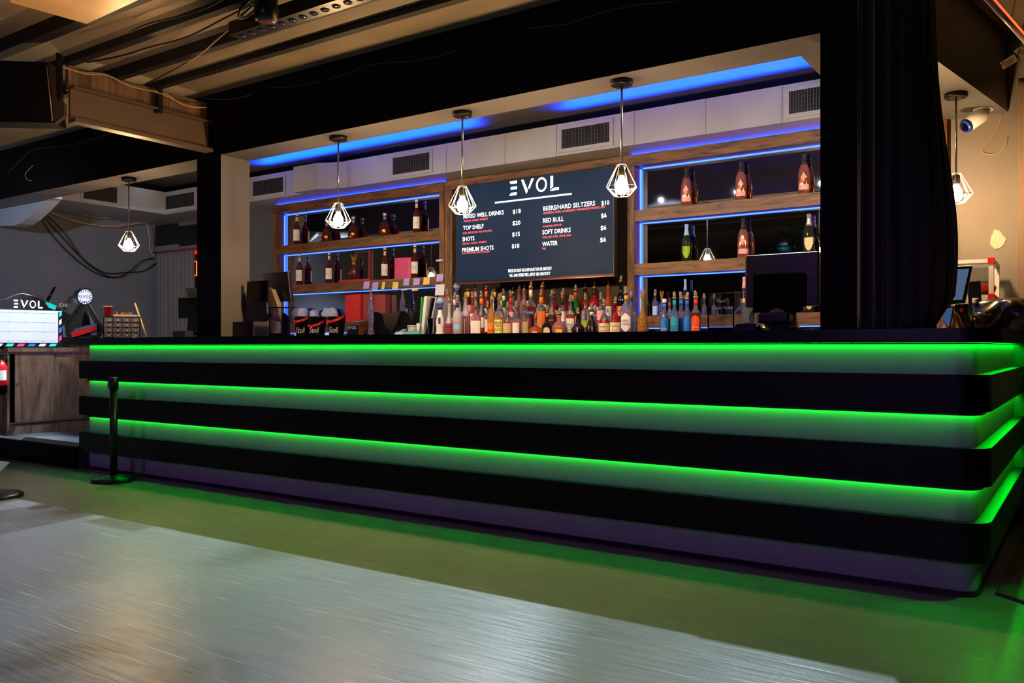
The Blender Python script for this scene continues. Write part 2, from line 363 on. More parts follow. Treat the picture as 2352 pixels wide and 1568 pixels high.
SF, SB, MY = 5.75, 5.865, 5.87          # shelf front, back, mirror plane
def shelf_unit(nm, label, px_l, px_r_x, grp='mirrored shelf units'):
    xl_, xr_ = px_l, px_r_x
    u = thing('shelf_unit', label, 'shelf unit', ((xl_ + xr_) / 2, 5.78, 1.2), 'shelf_units')
    pw = .055
    MB().box((xl_, SF, COUNTER2 + .001), (xl_ + pw, SB, 2.351)).build('side_board', WOODV, u)
    MB().box((xr_ - pw, SF, COUNTER2 + .001), (xr_, SB, 2.351)).build('side_board', WOODV, u)
    MB().box((xl_, SF - .01, 2.352), (xr_, SB, 2.435)).build('top_board', WOODH, u)
    for z in (2.023, 1.622, 1.232):
        MB().box((xl_ + pw + .001, SF + .004, z - .085), (xr_ - pw - .001, SB, z)).build('shelf', WOODH, u)
    MB().box((xl_ + pw, MY - .004, 1.10), (xr_ - pw, MY + .02, 2.351)).build('mirror', MIRROR, u)
    # led strips: under every shelf and up the left cheek
    for z in (2.352, 1.938, 1.537, 1.147):
        MB().box((xl_ + pw + .02, SB - .016, z - .006), (xr_ - pw - .02, SB - .009, z - .0005)).build('led_strip', BLUELED, u)
    for za, zb in ((2.03, 2.345), (1.63, 1.936), (1.238, 1.535)):
        for s_, e_ in ((xl_ + pw + .0005, xl_ + pw + .009),):
            MB().box((s_, SB - .018, za), (e_, SB - .008, zb)).build('led_strip', BLUELED, u)
    MB().box((xl_ + .02, SF + .03, 2.4355), (xr_ - .02, SF + .055, 2.441)).build('led_strip', BLUELEDX, u)
    return u
LU0, LU1 = at(627, 600, Y=SF).x, at(1020, 600, Y=SF).x
RU0, RU1 = at(1441, 600, Y=SF).x, -.74
shelf_unit('shelf_unit', 'wood framed mirrored shelf unit left of the menu screen, holding whisky bottles', LU0, LU1)
shelf_unit('shelf_unit', 'wood framed mirrored shelf unit right of the menu screen, holding champagne bottles', RU0, RU1)
# dark panelling behind the screen with its wooden surround
sp = thing('screen_surround', 'dark wooden surround framing the menu screen between the shelf units', 'wall panel', ((LU1 + RU0) / 2, 5.8, 1.2))
MB().box((LU1 + .002, 5.868, 1.08), (RU0 - .002, WY - .003, 2.351)).build('backing', mat('dark_brown_panel', (40, 32, 28), .5), sp)
MB().box((LU1 + .002, SF - .005, 2.356), (RU0 - .002, SB, 2.435)).build('top_rail', WOODH, sp)
MB().box((LU1 + .002, SF + .004, 1.162), (at(1038, 600, Y=SF).x, SB - .01, 2.355)).build('post', WOODV, sp)

# ------------------------------------------------------------------ menu screen
TY = 5.60
tvl, tvr = at(1046, 600, Y=TY).x, at(1411, 600, Y=TY).x
tzt, tzb = at(1411, 380, Y=TY).z, at(1411, 634, Y=TY).z
tv = thing('menu_screen', 'large wall mounted flat screen showing the white and red drinks menu', 'screen', ((tvl + tvr) / 2, TY, tzb))
MB().box((tvl, TY, tzb), (tvr, TY + .05, tzt)).build('frame', BLKPL, tv, bevel=.004)
SCRM = mat('screen_glass', (4, 8, 14), .45, emit=1.0, ecol=(10, 36, 60))
SCRM.node_tree.nodes['Principled BSDF'].inputs['Specular IOR Level'].default_value = .2
MB().box((tvl + .012, TY - .002, tzb + .022), (tvr - .012, TY - .0005, tzt - .012)).build('screen', SCRM, tv)
MB().box((tvl - .001, TY - .003, tzb - .001), (tvr + .001, TY - .0005, tzb + .006)).build('trim_strip', mat('red_brown_trim', (150, 80, 80), .25, .6), tv)
MB().box((tvl + .3, TY + .0505, tzb + .3), (tvr - .3, 5.867, tzt - .3)).build('wall_bracket', DKMET, tv)
WTXT = mat('screen_white_text', (255, 255, 255), .5, emit=1.6, ecol=(245, 250, 255))
RTXT = mat('screen_red_text', (255, 90, 90), .5, emit=1.0, ecol=(255, 105, 100))
def c3(cx, cy): return 1000 + cx / 5.113, 360 + cy / 5.113
def scr(m_, txt, x0, y0, x1, h):       # crop coordinates of the baseline's left end, right end x and cap height
    a = at(*c3(x0, y0), Y=TY - .003); b = at(*c3(x1, y0), Y=TY - .003)
    MB().text(txt, a, width=b.x - a.x, height=h / 5.113 / ppm(c3(x0, 0)[0], TY) * .98, ext=.0, bold=.004).build('menu_text', m_, tv)
wt = MB()
for t in (('MIXED WELL DRINKS', 330, 726, 803, 50), ('$18', 910, 668, 1002, 50), ('TOP SHELF', 326, 860, 565, 50), ('$20', 908, 803, 998, 50), ('SHOTS', 318, 992, 458, 50), ('$15', 903, 935, 992, 50),
          ('PREMIUM SHOTS', 315, 1118, 682, 50), ('$18', 898, 1073, 985, 50), ('BEERS/HARD SELTZERS', 1268, 634, 1876, 54), ('$10', 1950, 570, 2042, 54), ('RED BULL', 1264, 775, 1506, 54), ('$6', 1946, 716, 2010, 54),
          ('SOFT DRINKS', 1257, 912, 1588, 54), ('$6', 1941, 860, 2006, 54), ('WATER', 1256, 1048, 1434, 52), ('$6', 1936, 1000, 2002, 54),
          ('PRICES DO NOT INCLUDE SALES TAX OR GRATUITY', 855, 1357, 1366, 37), ('*ALL BAR ITEMS WILL APPLY 18% GRATUITY', 868, 1412, 1350, 37)): scr(WTXT, *t)
a = at(*c3(872, 458), Y=TY - .003); hgt = (at(*c3(872, 285), Y=TY - .003).z - a.z)
b = at(*c3(1450, 458), Y=TY - .003); evol(wt, a, hgt * .97, ext=0, k=(b.x - a.x) / hgt / .97 / 3.66)
wt.build('logo', WTXT, tv); wt = MB()
a = at(*c3(700, 549), Y=TY - .003); b = at(*c3(1600, 452), Y=TY - .003)
wt.add([(a.x, a.y, a.z), (b.x, a.y, a.z), (b.x, a.y, a.z + .012), (a.x, a.y, a.z + .012)], [(0, 1, 2, 3)])
wt.build('underline', WTXT, tv)
for t in (('TEQUILA, VODKA, WHISKEY', 330, 768, 618, 24), ('CASA, GREYGOOSE, VSOP, DON JULIO', 322, 908, 665, 22), ('TEQUILA, VODKA, WHISKEY', 314, 1032, 603, 22), ('CASA, GREYGOOSE, VSOP, DON JULIO', 310, 1145, 640, 22),
          ('HEINEKEN, ASAHI, COORSLIGHT, HIGHNOON, WHITECLAW', 1268, 674, 1990, 26), ('SUGARFREE, REGULAR', 1264, 828, 1483, 22), ('COKE, DIET COKE , SPRITE, SODA', 1257, 958, 1596, 24), ('FIJI', 1256, 1087, 1292, 22)): scr(RTXT, *t)

# ------------------------------------------------------------------ air ducts and vents
DY, DZ0, DZ1, DX = 5.50, 2.445, 2.685, -8.32
duct = thing('air_duct', 'long pale grey rectangular air duct above the shelves with a sheet metal bulge', 'duct', (-4, 5.7, DZ0))
db = MB(); db.box((-7.9, DY, DZ0), (-.76, WY - .002, DZ1))
db.build('duct_run', DUCTM, duct)
bl = at(692, 420, Y=DY).x; br = at(748, 420, Y=DY).x; br2 = at(800, 420, Y=DY).x
prof = [(bl, DY - .001)] + [(bl + (br - bl) * t, DY - .10) for t in (0.02, .5)] + [(br + (br2 - br) * t, DY - .10 * (1 - t) ** 2 - .001) for t in [i / 10 for i in range(11)]]
MB().prism([(x, y, DZ0) for x, y in prof], (0, 0, DZ1 - DZ0 - .003), smooth=False).build('duct_bulge', DUCTM, duct)
for px in (800, 806, 1025, 1160, 1278, 1456, 1620, 1795):
    x = at(px, 380, Y=DY).x; MB().box((x - .003, DY - .008, DZ0), (x + .003, DY - .0005, DZ1)).build('seam_flange', DUCTM, duct)
duct2 = thing('air_duct', 'grey air duct along the left wall ending in a curved sloping elbow', 'duct', (DX - .3, 4.9, DZ0))
MB().box((WX + .001, 4.26, DZ0), (DX, WY - .002, DZ1)).box((DX + .001, DY, DZ0), (-7.901, WY - .002, DZ1)).build('duct_run', DUCTM, duct2)
el = [(-14, 440), (112, 440), (112, 453), (96, 470), (78, 488), (62, 502), (46, 513), (30, 518), (-14, 519)]
MB().prism([at(x, y, Y=4.13) for x, y in el], (0, .125, 0)).build('duct_elbow', mat('duct_elbow_paint', (170, 172, 182), .5), duct2)
def vent(label, O, ux, wd, ht):
    O, ux = Vector(O), Vector(ux); n = ux.cross(Vector((0, 0, 1)))   # n points to the viewer
    v = thing('air_vent', label, 'vent', O + ux * wd / 2, 'air vents on the duct')
    Mx = Matrix((ux.to_4d(), (-n).to_4d(), Vector((0, 0, 1, 0)), Vector((0, 0, 0, 1)))).transposed(); Mx = Matrix.Translation(O) @ Mx
    for i in range(4):
        for j in range(4): pass
    M4 = Matrix.Identity(4)
    for r in range(3):
        M4[r][0] = ux[r]; M4[r][1] = -n[r]; M4[r][2] = (0, 0, 1)[r]; M4[r][3] = O[r]
    fr = .028
    MB().box((0, -.012, 0), (wd, -.001, fr), M=M4).box((0, -.012, ht - fr), (wd, -.001, ht), M=M4).box((0, -.012, fr), (fr, -.001, ht - fr), M=M4).box((wd - fr, -.012, fr), (wd, -.001, ht - fr), M=M4).build('frame', DUCTM, v)
    MB().box((fr, -.004, fr), (wd - fr, -.001, ht - fr), M=M4).build('backing', mat('vent_dark', (6, 6, 7), .7), v)
    lb = MB(); n_ = 15
    for i in range(n_):
        x = fr + (wd - 2 * fr) * (i + .5) / n_; lb.box((x - .0022, -.011, fr), (x + .0022, -.0042, ht - fr), M=M4)
    for i in range(5):
        z = fr + (ht - 2 * fr) * (i + .5) / 5; lb.box((fr, -.0075, z - .001), (wd - fr, -.0045, z + .001), M=M4)
    lb.build('louvres', mat('vent_louvre', (70, 70, 72), .5, .3), v)
for k, (l, r, lab) in enumerate(((578, 657, 'louvred air vent on the duct, nearest the left jamb of the bar opening'), (898, 994, 'louvred air vent on the duct between the left and second pendants'), (1284, 1409, 'louvred air vent on the duct above the menu screen'), (1803, 1925, 'louvred air vent at the right end of the duct beside the black pillar'))):
    a, b = at(l, 400, Y=DY), at(r, 400, Y=DY); vent(lab, (a.x, DY, DZ0 + .018), (1, 0, 0), b.x - a.x, .2)
a, b = at(378, 400, Y=DY), at(452, 400, Y=DY); vent('louvred air vent on the duct at the far left corner, facing forward', (a.x, DY, DZ0 + .018), (1, 0, 0), b.x - a.x, .2)
a, b = at(184, 440, X=DX), at(274, 440, X=DX); vent('wide louvred air vent on the side duct along the left wall', (DX, a.y, DZ0 + .012), (0, 1, 0), b.y - a.y, .215)

# recessed downlights and pendant lamps
for i, x in enumerate(DOWNLIGHT_X):
    lab = ('small ceiling downlight at the far left corner above the side duct', 'small round ceiling downlight near the far left air vent', 'small ceiling downlight hidden behind the header above the left shelf unit', 'small ceiling downlight hidden behind the header above the menu screen', 'small round ceiling downlight near the right end of the opening')[i]
    d = thing('downlight', lab, 'light', (x, 5.22, CEIL_IN - .01))
    MB().lathe([(.03, 0), (.045, .0), (.048, .009)], (x, 5.22, CEIL_IN - .01)).build('ring', WHITEM, d)
    MB().lathe([(.029, -.002), (.029, .006)], (x, 5.22, CEIL_IN - .01)).build('lens', mat('downlight_lens', (240, 248, 255), .3, emit=30, ecol=(215, 235, 255)), d)
CAGEM = mat('cage_wire', (245, 238, 228), .3, .5)
def pendant(x, y, lab, ztop=HD_Z - .0005):
    p = thing('pendant_lamp', lab, 'lamp', (x, y, ztop - .62), 'caged pendant lamps over the bar')
    MB().lathe([(.052, -.026), (.058, -.022), (.058, 0)], (x, y, ztop), 24).build('canopy', DKMET, p)
    sc = MB()
    for s in (-1, 1): sc.lathe([(.003, -.038), (.004, -.0262)], (x + s * .035, y, ztop), 8)
    sc.build('canopy_screws', STEEL, p)
    MB().tube([(x, y, ztop - .0265), (x, y, ztop - .44)], .0055, 10).build('rod', STEEL, p)
    MB().lathe([(.008, .0), (.02, -.008), (.019, -.05), (.017, -.055)], (x, y, ztop - .44), 14).build('socket', DKMET, p)
    zb = ztop - .496
    MB().lathe([(.012, 0), (.016, -.008), (.03, -.035), (.033, -.055), (.027, -.078), (.012, -.09), (.0, -.092)], (x, y, zb), 12).build('bulb', BULBM, p)
    cg = MB(); zt, zm, zl = ztop - .436, ztop - .550, ztop - .594; N = 8
    def ring(r, z, o=0): return [(x + r * math.cos(2 * math.pi * (k + o) / N), y + r * math.sin(2 * math.pi * (k + o) / N), z) for k in range(N)]
    r0, r1, r2 = ring(.024, zt), ring(.082, zm), ring(.042, zl, .5)
    for k in range(N):
        cg.tube([r0[k], r1[k]], .0016, 5)
        cg.tube([r1[k], r1[(k + 1) % N]], .0016, 5); cg.tube([r2[k], r2[(k + 1) % N]], .0016, 5); cg.tube([r1[k], r2[k]], .0016, 5); cg.tube([r1[k], r2[k - 1]], .0016, 5)
        cg.tube([r0[k], r0[(k + 1) % N]], .0016, 5)
    cg.build('cage', CAGEM, p)
PY = 3.955
for px, lab in ((296, 'caged pendant lamp hanging over the left end of the bar, left of the column'), (777, 'caged pendant lamp in front of the left shelf unit of whisky'), (1062, 'caged pendant lamp in front of the left edge of the menu screen'), (1428, 'caged pendant lamp at the right edge of the menu screen')):
    pendant(at(px, 500, Y=PY).x, PY, lab)
pendant(at(2196, 400, Y=5.18).x, 5.18, 'caged pendant lamp half hidden behind the black curtain at the right')
# ================================================================== bottles
def glass(name, rgb, trans=.75, rough=.05, bump=.25): return mat('glass_' + name, rgb, rough, trans=trans, ior=1.42, bump=bump, scale=45)
G = dict(clear=glass('clear', (238, 242, 250), .92), frost=mat('frosted_glass', (232, 220, 228), .4, trans=.4), pink=glass('pink_spirit', (250, 160, 165), .72),
         rose=glass('rose_spirit', (240, 105, 115), .7), orange=glass('orange_spirit', (250, 110, 30), .65), amber=glass('amber_spirit', (215, 85, 20), .75),
         red=glass('red_spirit', (215, 30, 22), .7), dark=glass('dark_glass', (40, 22, 24), .4), green=glass('green_glass', (14, 135, 55), .55),
         olive=glass('olive_glass', (52, 58, 18), .5), rosegold=mat('rose_gold_glass', (225, 140, 115), .16, .8), ceramic=mat('white_ceramic', (240, 238, 236), .2),
         purple=glass('lilac_glass', (215, 205, 240), .85), whisky=glass('whisky_spirit', (165, 62, 20), .8), gold=glass('gold_spirit', (240, 165, 70), .6),
         blueglass=glass('pale_blue_glass', (165, 190, 245), .85), black=mat('black_glass', (10, 10, 12), .08))
L = dict(white=mat('label_white', (238, 234, 228), .6), cream=mat('label_cream', (236, 214, 170), .6), tan=mat('label_tan', (214, 184, 138), .6), yellow=mat('label_yellow', (236, 226, 130), .6),
         orange=mat('label_orange', (245, 130, 45), .55), red=mat('label_red', (215, 40, 35), .55), blue=mat('label_blue', (30, 125, 215), .5), navy=mat('label_navy', (28, 48, 130), .5), teal=mat('label_teal', (25, 165, 185), .5),
         green=mat('label_green', (150, 190, 30), .5), dkgreen=mat('label_dark_green', (16, 70, 44), .5), black=mat('label_black', (24, 22, 24), .5), gold=mat('label_gold', (220, 165, 50), .35, .4), brown=mat('label_brown', (120, 62, 34), .5),
         rust=mat('label_rust', (228, 84, 28), .5), pink=mat('label_pink', (240, 170, 170), .5), silver=mat('label_silver', (200, 200, 205), .3, .7), goldy=mat('label_yellow_gold', (235, 190, 40), .4), lblue=mat('label_light_blue', (165, 200, 245), .5), purple=mat('label_purple', (70, 45, 110), .5))
POUR = mat('pourer_plastic', (215, 200, 180), .12, trans=.7); POURG = mat('pourer_gold', (210, 160, 60), .2, .8)
def arcpatch(mb, r, z0, z1, half, mi=0, sq=0, fy=1.0, seg=8, e=.0008, arch=False):
    if fy < .99 or sq:
        mb.lathe([(r + e, z0), (r + e, z1)], seg=seg, mi=mi, sq=sq, fy=fy, a0=-math.pi / 2 - half, a1=-math.pi / 2 + half); return mb
    mb.lathe([(r + e, z0), (r + e, z1)], seg=seg, mi=mi, a0=-math.pi / 2 - half, a1=-math.pi / 2 + half)
    if arch:
        zz = z1
        for k in range(4):
            h1, h2 = half * math.cos(k * math.pi / 8), half * math.cos((k + 1) * math.pi / 8); hh = (h1 + h2) / 2
            za, zb = z1 + r * half * math.sin(k * math.pi / 8), z1 + r * half * math.sin((k + 1) * math.pi / 8)
            mb.lathe([(r + e, za), (r + e, zb)], seg=6, mi=mi, a0=-math.pi / 2 - hh, a1=-math.pi / 2 + hh)
    return mb
PROF = {   # (r, z) with r in body radii, z in body heights up to the lip
 'std': [(.88, 0), (1, .015), (1, .62), (.96, .67), (.84, .71), (.55, .75), (.36, .78), (.33, .98), (.4, .982), (.4, 1)],
 'round': [(.88, 0), (1, .015), (1, .54), (.98, .60), (.88, .66), (.68, .71), (.42, .75), (.33, .79), (.31, .98), (.38, .985), (.38, 1)],
 'tall': [(.9, 0), (1, .01), (1, .56), (.94, .61), (.75, .66), (.48, .71), (.38, .76), (.36, .98), (.43, .985), (.43, 1)],
 'champ': [(.85, 0), (1, .02), (1, .42), (.96, .50), (.82, .60), (.55, .70), (.40, .78), (.34, .84), (.33, .93), (.38, .935), (.38, .96), (.33, .965), (.33, 1)],
 'cone': [(.9, 0), (1, .02), (1, .22), (.85, .40), (.55, .58), (.34, .70), (.28, .82), (.28, .98), (.33, .985), (.33, 1)],
 'squat': [(.80, 0), (.97, .05), (1, .2), (.98, .32), (.85, .45), (.55, .55), (.26, .62), (.20, .68), (.20, .97), (.24, .975), (.24, 1)],
 'bell': [(.95, 0), (1, .03), (1, .25), (.95, .40), (.80, .54), (.55, .65), (.34, .71), (.26, .76), (.25, .96), (.32, .965), (.32, 1)],
 'whisky': [(.88, 0), (1, .012), (1, .56), (.92, .63), (.62, .70), (.38, .755), (.32, .80), (.30, .98), (.34, .985), (.34, 1)],
 'azul': [(.9, 0), (1, .03), (1, .13), (.80, .24), (.86, .33), (.98, .43), (.92, .52), (.66, .66), (.50, .74), (.46, .80), (.46, 1)],
 'flask': [(.9, 0), (1, .02), (.98, .25), (.75, .42), (.42, .60), (.30, .72), (.28, .96), (.32, .97), (.32, 1)],
 'disc': [(.35, 0), (.42, .02), (.72, .10), (.93, .22), (1, .35), (.95, .48), (.75, .60), (.45, .68), (.24, .71), (.22, .76), (.24, .90), (.30, .92), (.28, 1)],
 'ornate': [(.9, 0), (1, .04), (.92, .12), (.70, .20), (.62, .27), (.80, .30), (.86, .42), (.78, .46), (.90, .50), (.86, .60), (.62, .72), (.40, .80), (.30, .90), (.28, 1)],
}
MESHC = {}
def bottle(typ, x, y, z, rad, H, body, lab=None, lz=(.1, .4), lhalf=.9, neck=None, cap='pour', name='liquor_bottle', label='', cat='bottle', group=None, fill=None, sq=0, fy=1.0, txt=None, deco=None, rz=None, arch=False, capm=None, tilt=0):
    """x, y, z base centre; rad body radius; H height of the glass; the pourer or cap rises above it"""
    root = thing(name, label, cat, (x, y, z), group)
    ang = math.atan2(-x, y) * -1 * .75 if rz is None else rz     # turn the label towards the room
    root.rotation_euler = (0, 0, -ang if rz is None else rz)
    key = (typ, round(rad, 3), round(H, 3), body, lab, lz, neck, cap, fill, sq, fy, txt, deco, arch)
    if key not in MESHC:
        parts = []
        pr = [(r * rad, h * H) for r, h in PROF[typ]]
        def R_at(t):
            pp = PROF[typ]
            for (r0, z0), (r1, z1) in zip(pp, pp[1:]):
                if z0 <= t <= z1: return rad * (r0 + (r1 - r0) * (t - z0) / max(1e-6, z1 - z0))
            return rad * pp[-1][0]
        mb = MB()
        if fill: mb.lathe(pr, seg=20, mi=0, sq=sq, fy=fy, split=(fill[0] * H, 1)); mats = [G[body], G[fill[1]]]
        else: mb.lathe(pr, seg=20, sq=sq, fy=fy); mats = [G[body]]
        if deco == 'ribs':
            for k in range(7):
                zz = H * (.06 + .08 * k); rr = R_at(.06 + .08 * k); mb.tube([(rr * 1.02 * math.cos(2 * math.pi * i / 12), rr * 1.02 * math.sin(2 * math.pi * i / 12) * fy, zz + .006 * (i % 2)) for i in range(12)], .0025, 5, closed=True)
        if deco == 'dimples':
            for k in range(5):
                t = .08 + .09 * k; rr = R_at(t)
                for i in range(10):
                    a = 2 * math.pi * (i + .5 * (k % 2)) / 10; c = (rr * .99 * math.cos(a), rr * .99 * math.sin(a) * fy, t * H - .004)
                    mb.lathe([(0, 0), (.004, .002), (.005, .005), (.004, .008), (0, .01)], c, 6)
        parts.append(('glass_body', mb, mats))
        if lab:
            lm = MB(); za, zb = lz[0] * H, lz[1] * H; rmax = max(R_at(lz[0]), R_at(lz[1]), R_at(sum(lz) / 2))
            e = .0009 * (1.0 if not sq else 1)
            if deco == 'hex':
                rr = rad + .001; n = 10
                for i in range(n):
                    a0, a1 = -.9 + 1.8 * i / n, -.9 + 1.8 * (i + 1) / n; am = abs((a0 + a1) / 2) / .9; cut = .24 * (zb - za) * am
                    lm.lathe([(rr, za + cut), (rr, zb - cut)], seg=1, a0=-math.pi / 2 + a0, a1=-math.pi / 2 + a1)
            elif deco == 'shield':
                rr = rad + .001; n = 10
                for i in range(n):
                    a0, a1 = -.8 + 1.6 * i / n, -.8 + 1.6 * (i + 1) / n; am = abs((a0 + a1) / 2) / .8
                    lm.lathe([(rr, za + (zb - za) * .6 * am ** 2), (rr, zb)], seg=1, a0=-math.pi / 2 + a0, a1=-math.pi / 2 + a1)
            elif deco == 'spade':
                rr = rad + .001; prof = [(-.8, .42), (-.85, .55), (-.5, .8), (0, 1.25), (.5, .8), (.85, .55), (.8, .42), (.3, .38), (.12, .45), (.12, .2), (.35, .1), (-.35, .1), (-.12, .2), (-.12, .45), (-.3, .38)]
                zc, zs = .30 * H, .17 * H; pts = []
                for u, v in prof:
                    a = -math.pi / 2 + u * .55; pts.append((rr * 1.02 * math.cos(a), rr * 1.02 * math.sin(a), zc + v * zs))
                cpt = (0, -rr * 1.05, zc + .6 * zs); lm.add([cpt] + pts, [(0, i + 1, (i + 1) % len(pts) + 1) for i in range(len(pts))])
                lm.lathe([(rr, .1 * H), (rr, .22 * H)], seg=8, a0=-math.pi / 2 - .9, a1=-math.pi / 2 + .9)
            else: arcpatch(lm, rmax, za, zb, lhalf, sq=sq, fy=fy, e=e, arch=arch)
            mats2 = [L[lab]]
            if txt:
                wd = 2 * rad * math.sin(min(lhalf, 1.2)) * .8; hh = (zb - za)
                rows = txt[0].split('|'); mats2.append(L[txt[1]])
                for i, r_ in enumerate(rows):
                    h_ = hh * txt[2] / len(rows); zt = zb - hh * (1 - txt[2]) / 2 - (i + 1) * hh * txt[2] / len(rows) + h_ * .1
                    lm.text(r_, (0, -(rmax * fy) - .0035, zt), width=wd, height=h_ * .78, mi=1, ext=0, align='C', hfit=.74)
            parts.append(('label', lm, mats2))
        if neck:
            nm = MB(); t0, t1 = (.82, .96) if typ != 'champ' else (.66, .999)
            if typ == 'champ':
                nm.lathe([(r * rad + .0012, h * H) for r, h in PROF[typ] if h >= .66] + [(0, H * 1.001)], seg=16)
            else: nm.lathe([(R_at(t0) + .001, t0 * H), (R_at(t1) + .001, t1 * H)], seg=14)
            parts.append(('neck_foil' if typ == 'champ' else 'neck_band', nm, [L[neck]]))
        if cap in ('pour', 'pourgold'):
            cm = MB(); rn = R_at(.99)
            tx = .005 * math.sin(H * 997 + rad * 1300); cm.lathe([(rn * 1.12, 0), (rn * 1.15, .010), (rn * .9, .013)], (0, 0, H), 10, mi=1); cm.tube([(0, 0, H + .0125), (tx * .3, 0, H + .025), (tx, 0, H + .044), (tx * 1.2, 0, H + .05)], [.0105, .0105, .0088, .005], 10)
            parts.append(('pourer', cm, [POUR, POURG]))
        elif cap == 'tube':
            cm = MB(); rn = R_at(.99)
            cm.lathe([(rn, 0), (rn, .008), (rn * .7, .012), (.003, .014), (.003, .048)], (0, 0, H), 8); parts.append(('pourer', cm, [POURG]))
        elif cap == 'cork':
            cm = MB(); rn = R_at(.99); cm.lathe([(rn * 1.1, 0), (rn * 1.15, .002), (rn * 1.15, .022), (rn, .025), (0, .0255)], (0, 0, H), 14); parts.append(('cap', cm, [L[capm or 'black']]))
        elif cap == 'azul':
            cm = MB(); rn = R_at(.99)
            cm.lathe([(rn, 0), (rn * 1.9, .028), (rn * 1.9, .031), (rn * 1.35, .0315), (rn * 1.3, .042), (rn * .9, .054), (0, .06)], (0, 0, H), 16); parts.append(('cap', cm, [L['lblue']]))
            nm = MB()
            for k in range(8):
                a = 2 * math.pi * k / 8; b = a + math.pi / 8; c = a - math.pi / 8; r_ = rn * 1.02
                nm.add([(r_ * math.cos(c), r_ * math.sin(c), H - .004), (r_ * math.cos(b), r_ * math.sin(b), H - .004), (rn * 1.7 * math.cos(a), rn * 1.7 * math.sin(a), H + .024)], [(0, 1, 2)])
            nm.lathe([(R_at(.86) + .001, H * .86), (R_at(.98) + .001, H * .985)], seg=14)
            parts.append(('painted_collar', nm, [L['navy']]))
        elif cap == 'crown':
            cm = MB(); rn = R_at(.99)
            cm.lathe([(rn, 0), (rn * 1.4, .006), (rn, .016), (rn * 1.5, .024), (rn, .034)], (0, 0, H), 10)
            for k in range(6):
                a = 2 * math.pi * k / 6; cm.tube([(rn * math.cos(a), rn * math.sin(a), H + .03), (rn * 2.1 * math.cos(a), rn * 2.1 * math.sin(a), H + .062)], [.005, .001], 5)
            parts.append(('stopper', cm, [G['gold']]))
        MESHC[key] = [(n, m.mesh(n, ms)) for n, m, ms in parts]
    for n, me in MESHC[key]:
        o = bpy.data.objects.new(n, me); COL.objects.link(o); o.parent = root
    return root

def place(px, ytop, wpx, Y, z, extra=.05, **kw):
    """a bottle whose centre is seen at px, whose very top reaches ytop and whose body is wpx wide, standing on z at the plane Y"""
    p = at(px, ytop, Y=Y); k = ppm(px, Y); r = wpx / 2 / k
    return dict(x=p.x, y=Y, z=z, rad=r, H=p.z - z - extra)
EX = {'pour': .05, 'tube': .048, 'cork': .0255, 'azul': .06, 'crown': .062, None: 0, 'pourgold': .05}
def B(px, ytop, wpx, Y, z, typ, body, **kw):
    cap = kw.get('cap', 'pour'); d = place(px, ytop, wpx, Y, z, EX[cap]); return bottle(typ, body=body, **d, **kw)

C2 = COUNTER2 + .0005; ST = COUNTER2 + .0855
YF, YM, YB_ = 5.24, 5.44, 5.66
GR = 'liquor bottles on the back bar counter'
TAKEN = []
def wpx_r(px, w_, Y): return w_ / 2 / ppm(px, Y)
def LQ(px, ytop, wpx, row, typ, body, label, **kw):
    wpx *= 1.14
    if row != 'b' and body in ('red', 'rose', 'pink', 'orange', 'amber', 'gold') and 'fill' not in kw and px % 4 != 1: kw['fill'] = (.50, 'clear')
    Y, z = {'f': (YF - .05, C2), 'm': (YM, C2), 'b': (YB_, ST)}[row]
    Y += ((px * 7) % 5 - 2) * .008
    for k in range(14):                                  # keep neighbouring bottles from touching
        x_ = at(px, 700, Y=Y).x; r_ = wpx_r(px, wpx, Y)
        if all((x_ - q[0]) ** 2 + (Y - q[1]) ** 2 > (r_ + q[2] + .002) ** 2 for q in TAKEN): break
        Y += .011 if k < 9 else -.03
    TAKEN.append((x_, Y, r_))
    return B(px, ytop, wpx, Y, z, typ, body, label=label, group=GR, **kw)
# front row, left to right
LQ(1011, 683, 19, 'f', 'azul', 'ceramic', 'white ceramic bottle with blue brush lettering, first in the front row', lab='navy', lz=(.42, .62), lhalf=.25, cap='azul')
LQ(1032, 682, 20, 'f', 'flask', 'rose', 'frosted rose flask with a long white neck, beside the white ceramic bottle', fill=(.36, 'frost'), lab='purple', lz=(.30, .33), lhalf=.8)
LQ(1051, 676, 20, 'f', 'round', 'frost', 'frosted bottle with a blue neck band and pale blue print', lab='lblue', lz=(.22, .36), neck='navy', fill=(.5, 'frost'))
LQ(1069, 671, 20, 'f', 'tall', 'pink', 'frosted pink bottle with a white bare tree painted on it', lab='white', lz=(.05, .48), lhalf=.08, fill=(.30, 'frost'))
LQ(1093, 690, 20, 'f', 'std', 'pink', 'clear pink bottle with a large plain white square label, left of the tan labels', lab='white', lz=(.14, .55), sq=4, fy=.8)
LQ(1146, 673, 20, 'f', 'round', 'gold', 'tequila bottle with yellow label reading 818', lab='yellow', lz=(.05, .47), lhalf=.9, txt=('818|TEQUILA|BLANCO|~', 'black', .85))
LQ(1129, 678, 17, 'f', 'round', 'gold', 'rounded tequila bottle with tan label, left of the yellow 818 label', lab='orange', lz=(.02, .42), lhalf=1.1, txt=('o', 'brown', .3))
LQ(1166, 692, 20, 'f', 'round', 'rose', 'clear tequila bottle with beige label and teal mark, right of the yellow 818 label', lab='tan', lz=(.12, .48), lhalf=1.0, txt=('~', 'teal', .2))
LQ(1186, 690, 20, 'f', 'round', 'pink', 'clear rounded bottle with blank white label between the two beige labels', lab='white', lz=(.12, .48), lhalf=.7)
LQ(1204, 687, 20, 'f', 'round', 'pink', 'clear tequila bottle with beige label and teal mark, directly below the tall frosted pink bottles', lab='tan', lz=(.12, .50), lhalf=1.0, txt=('~', 'teal', .2))
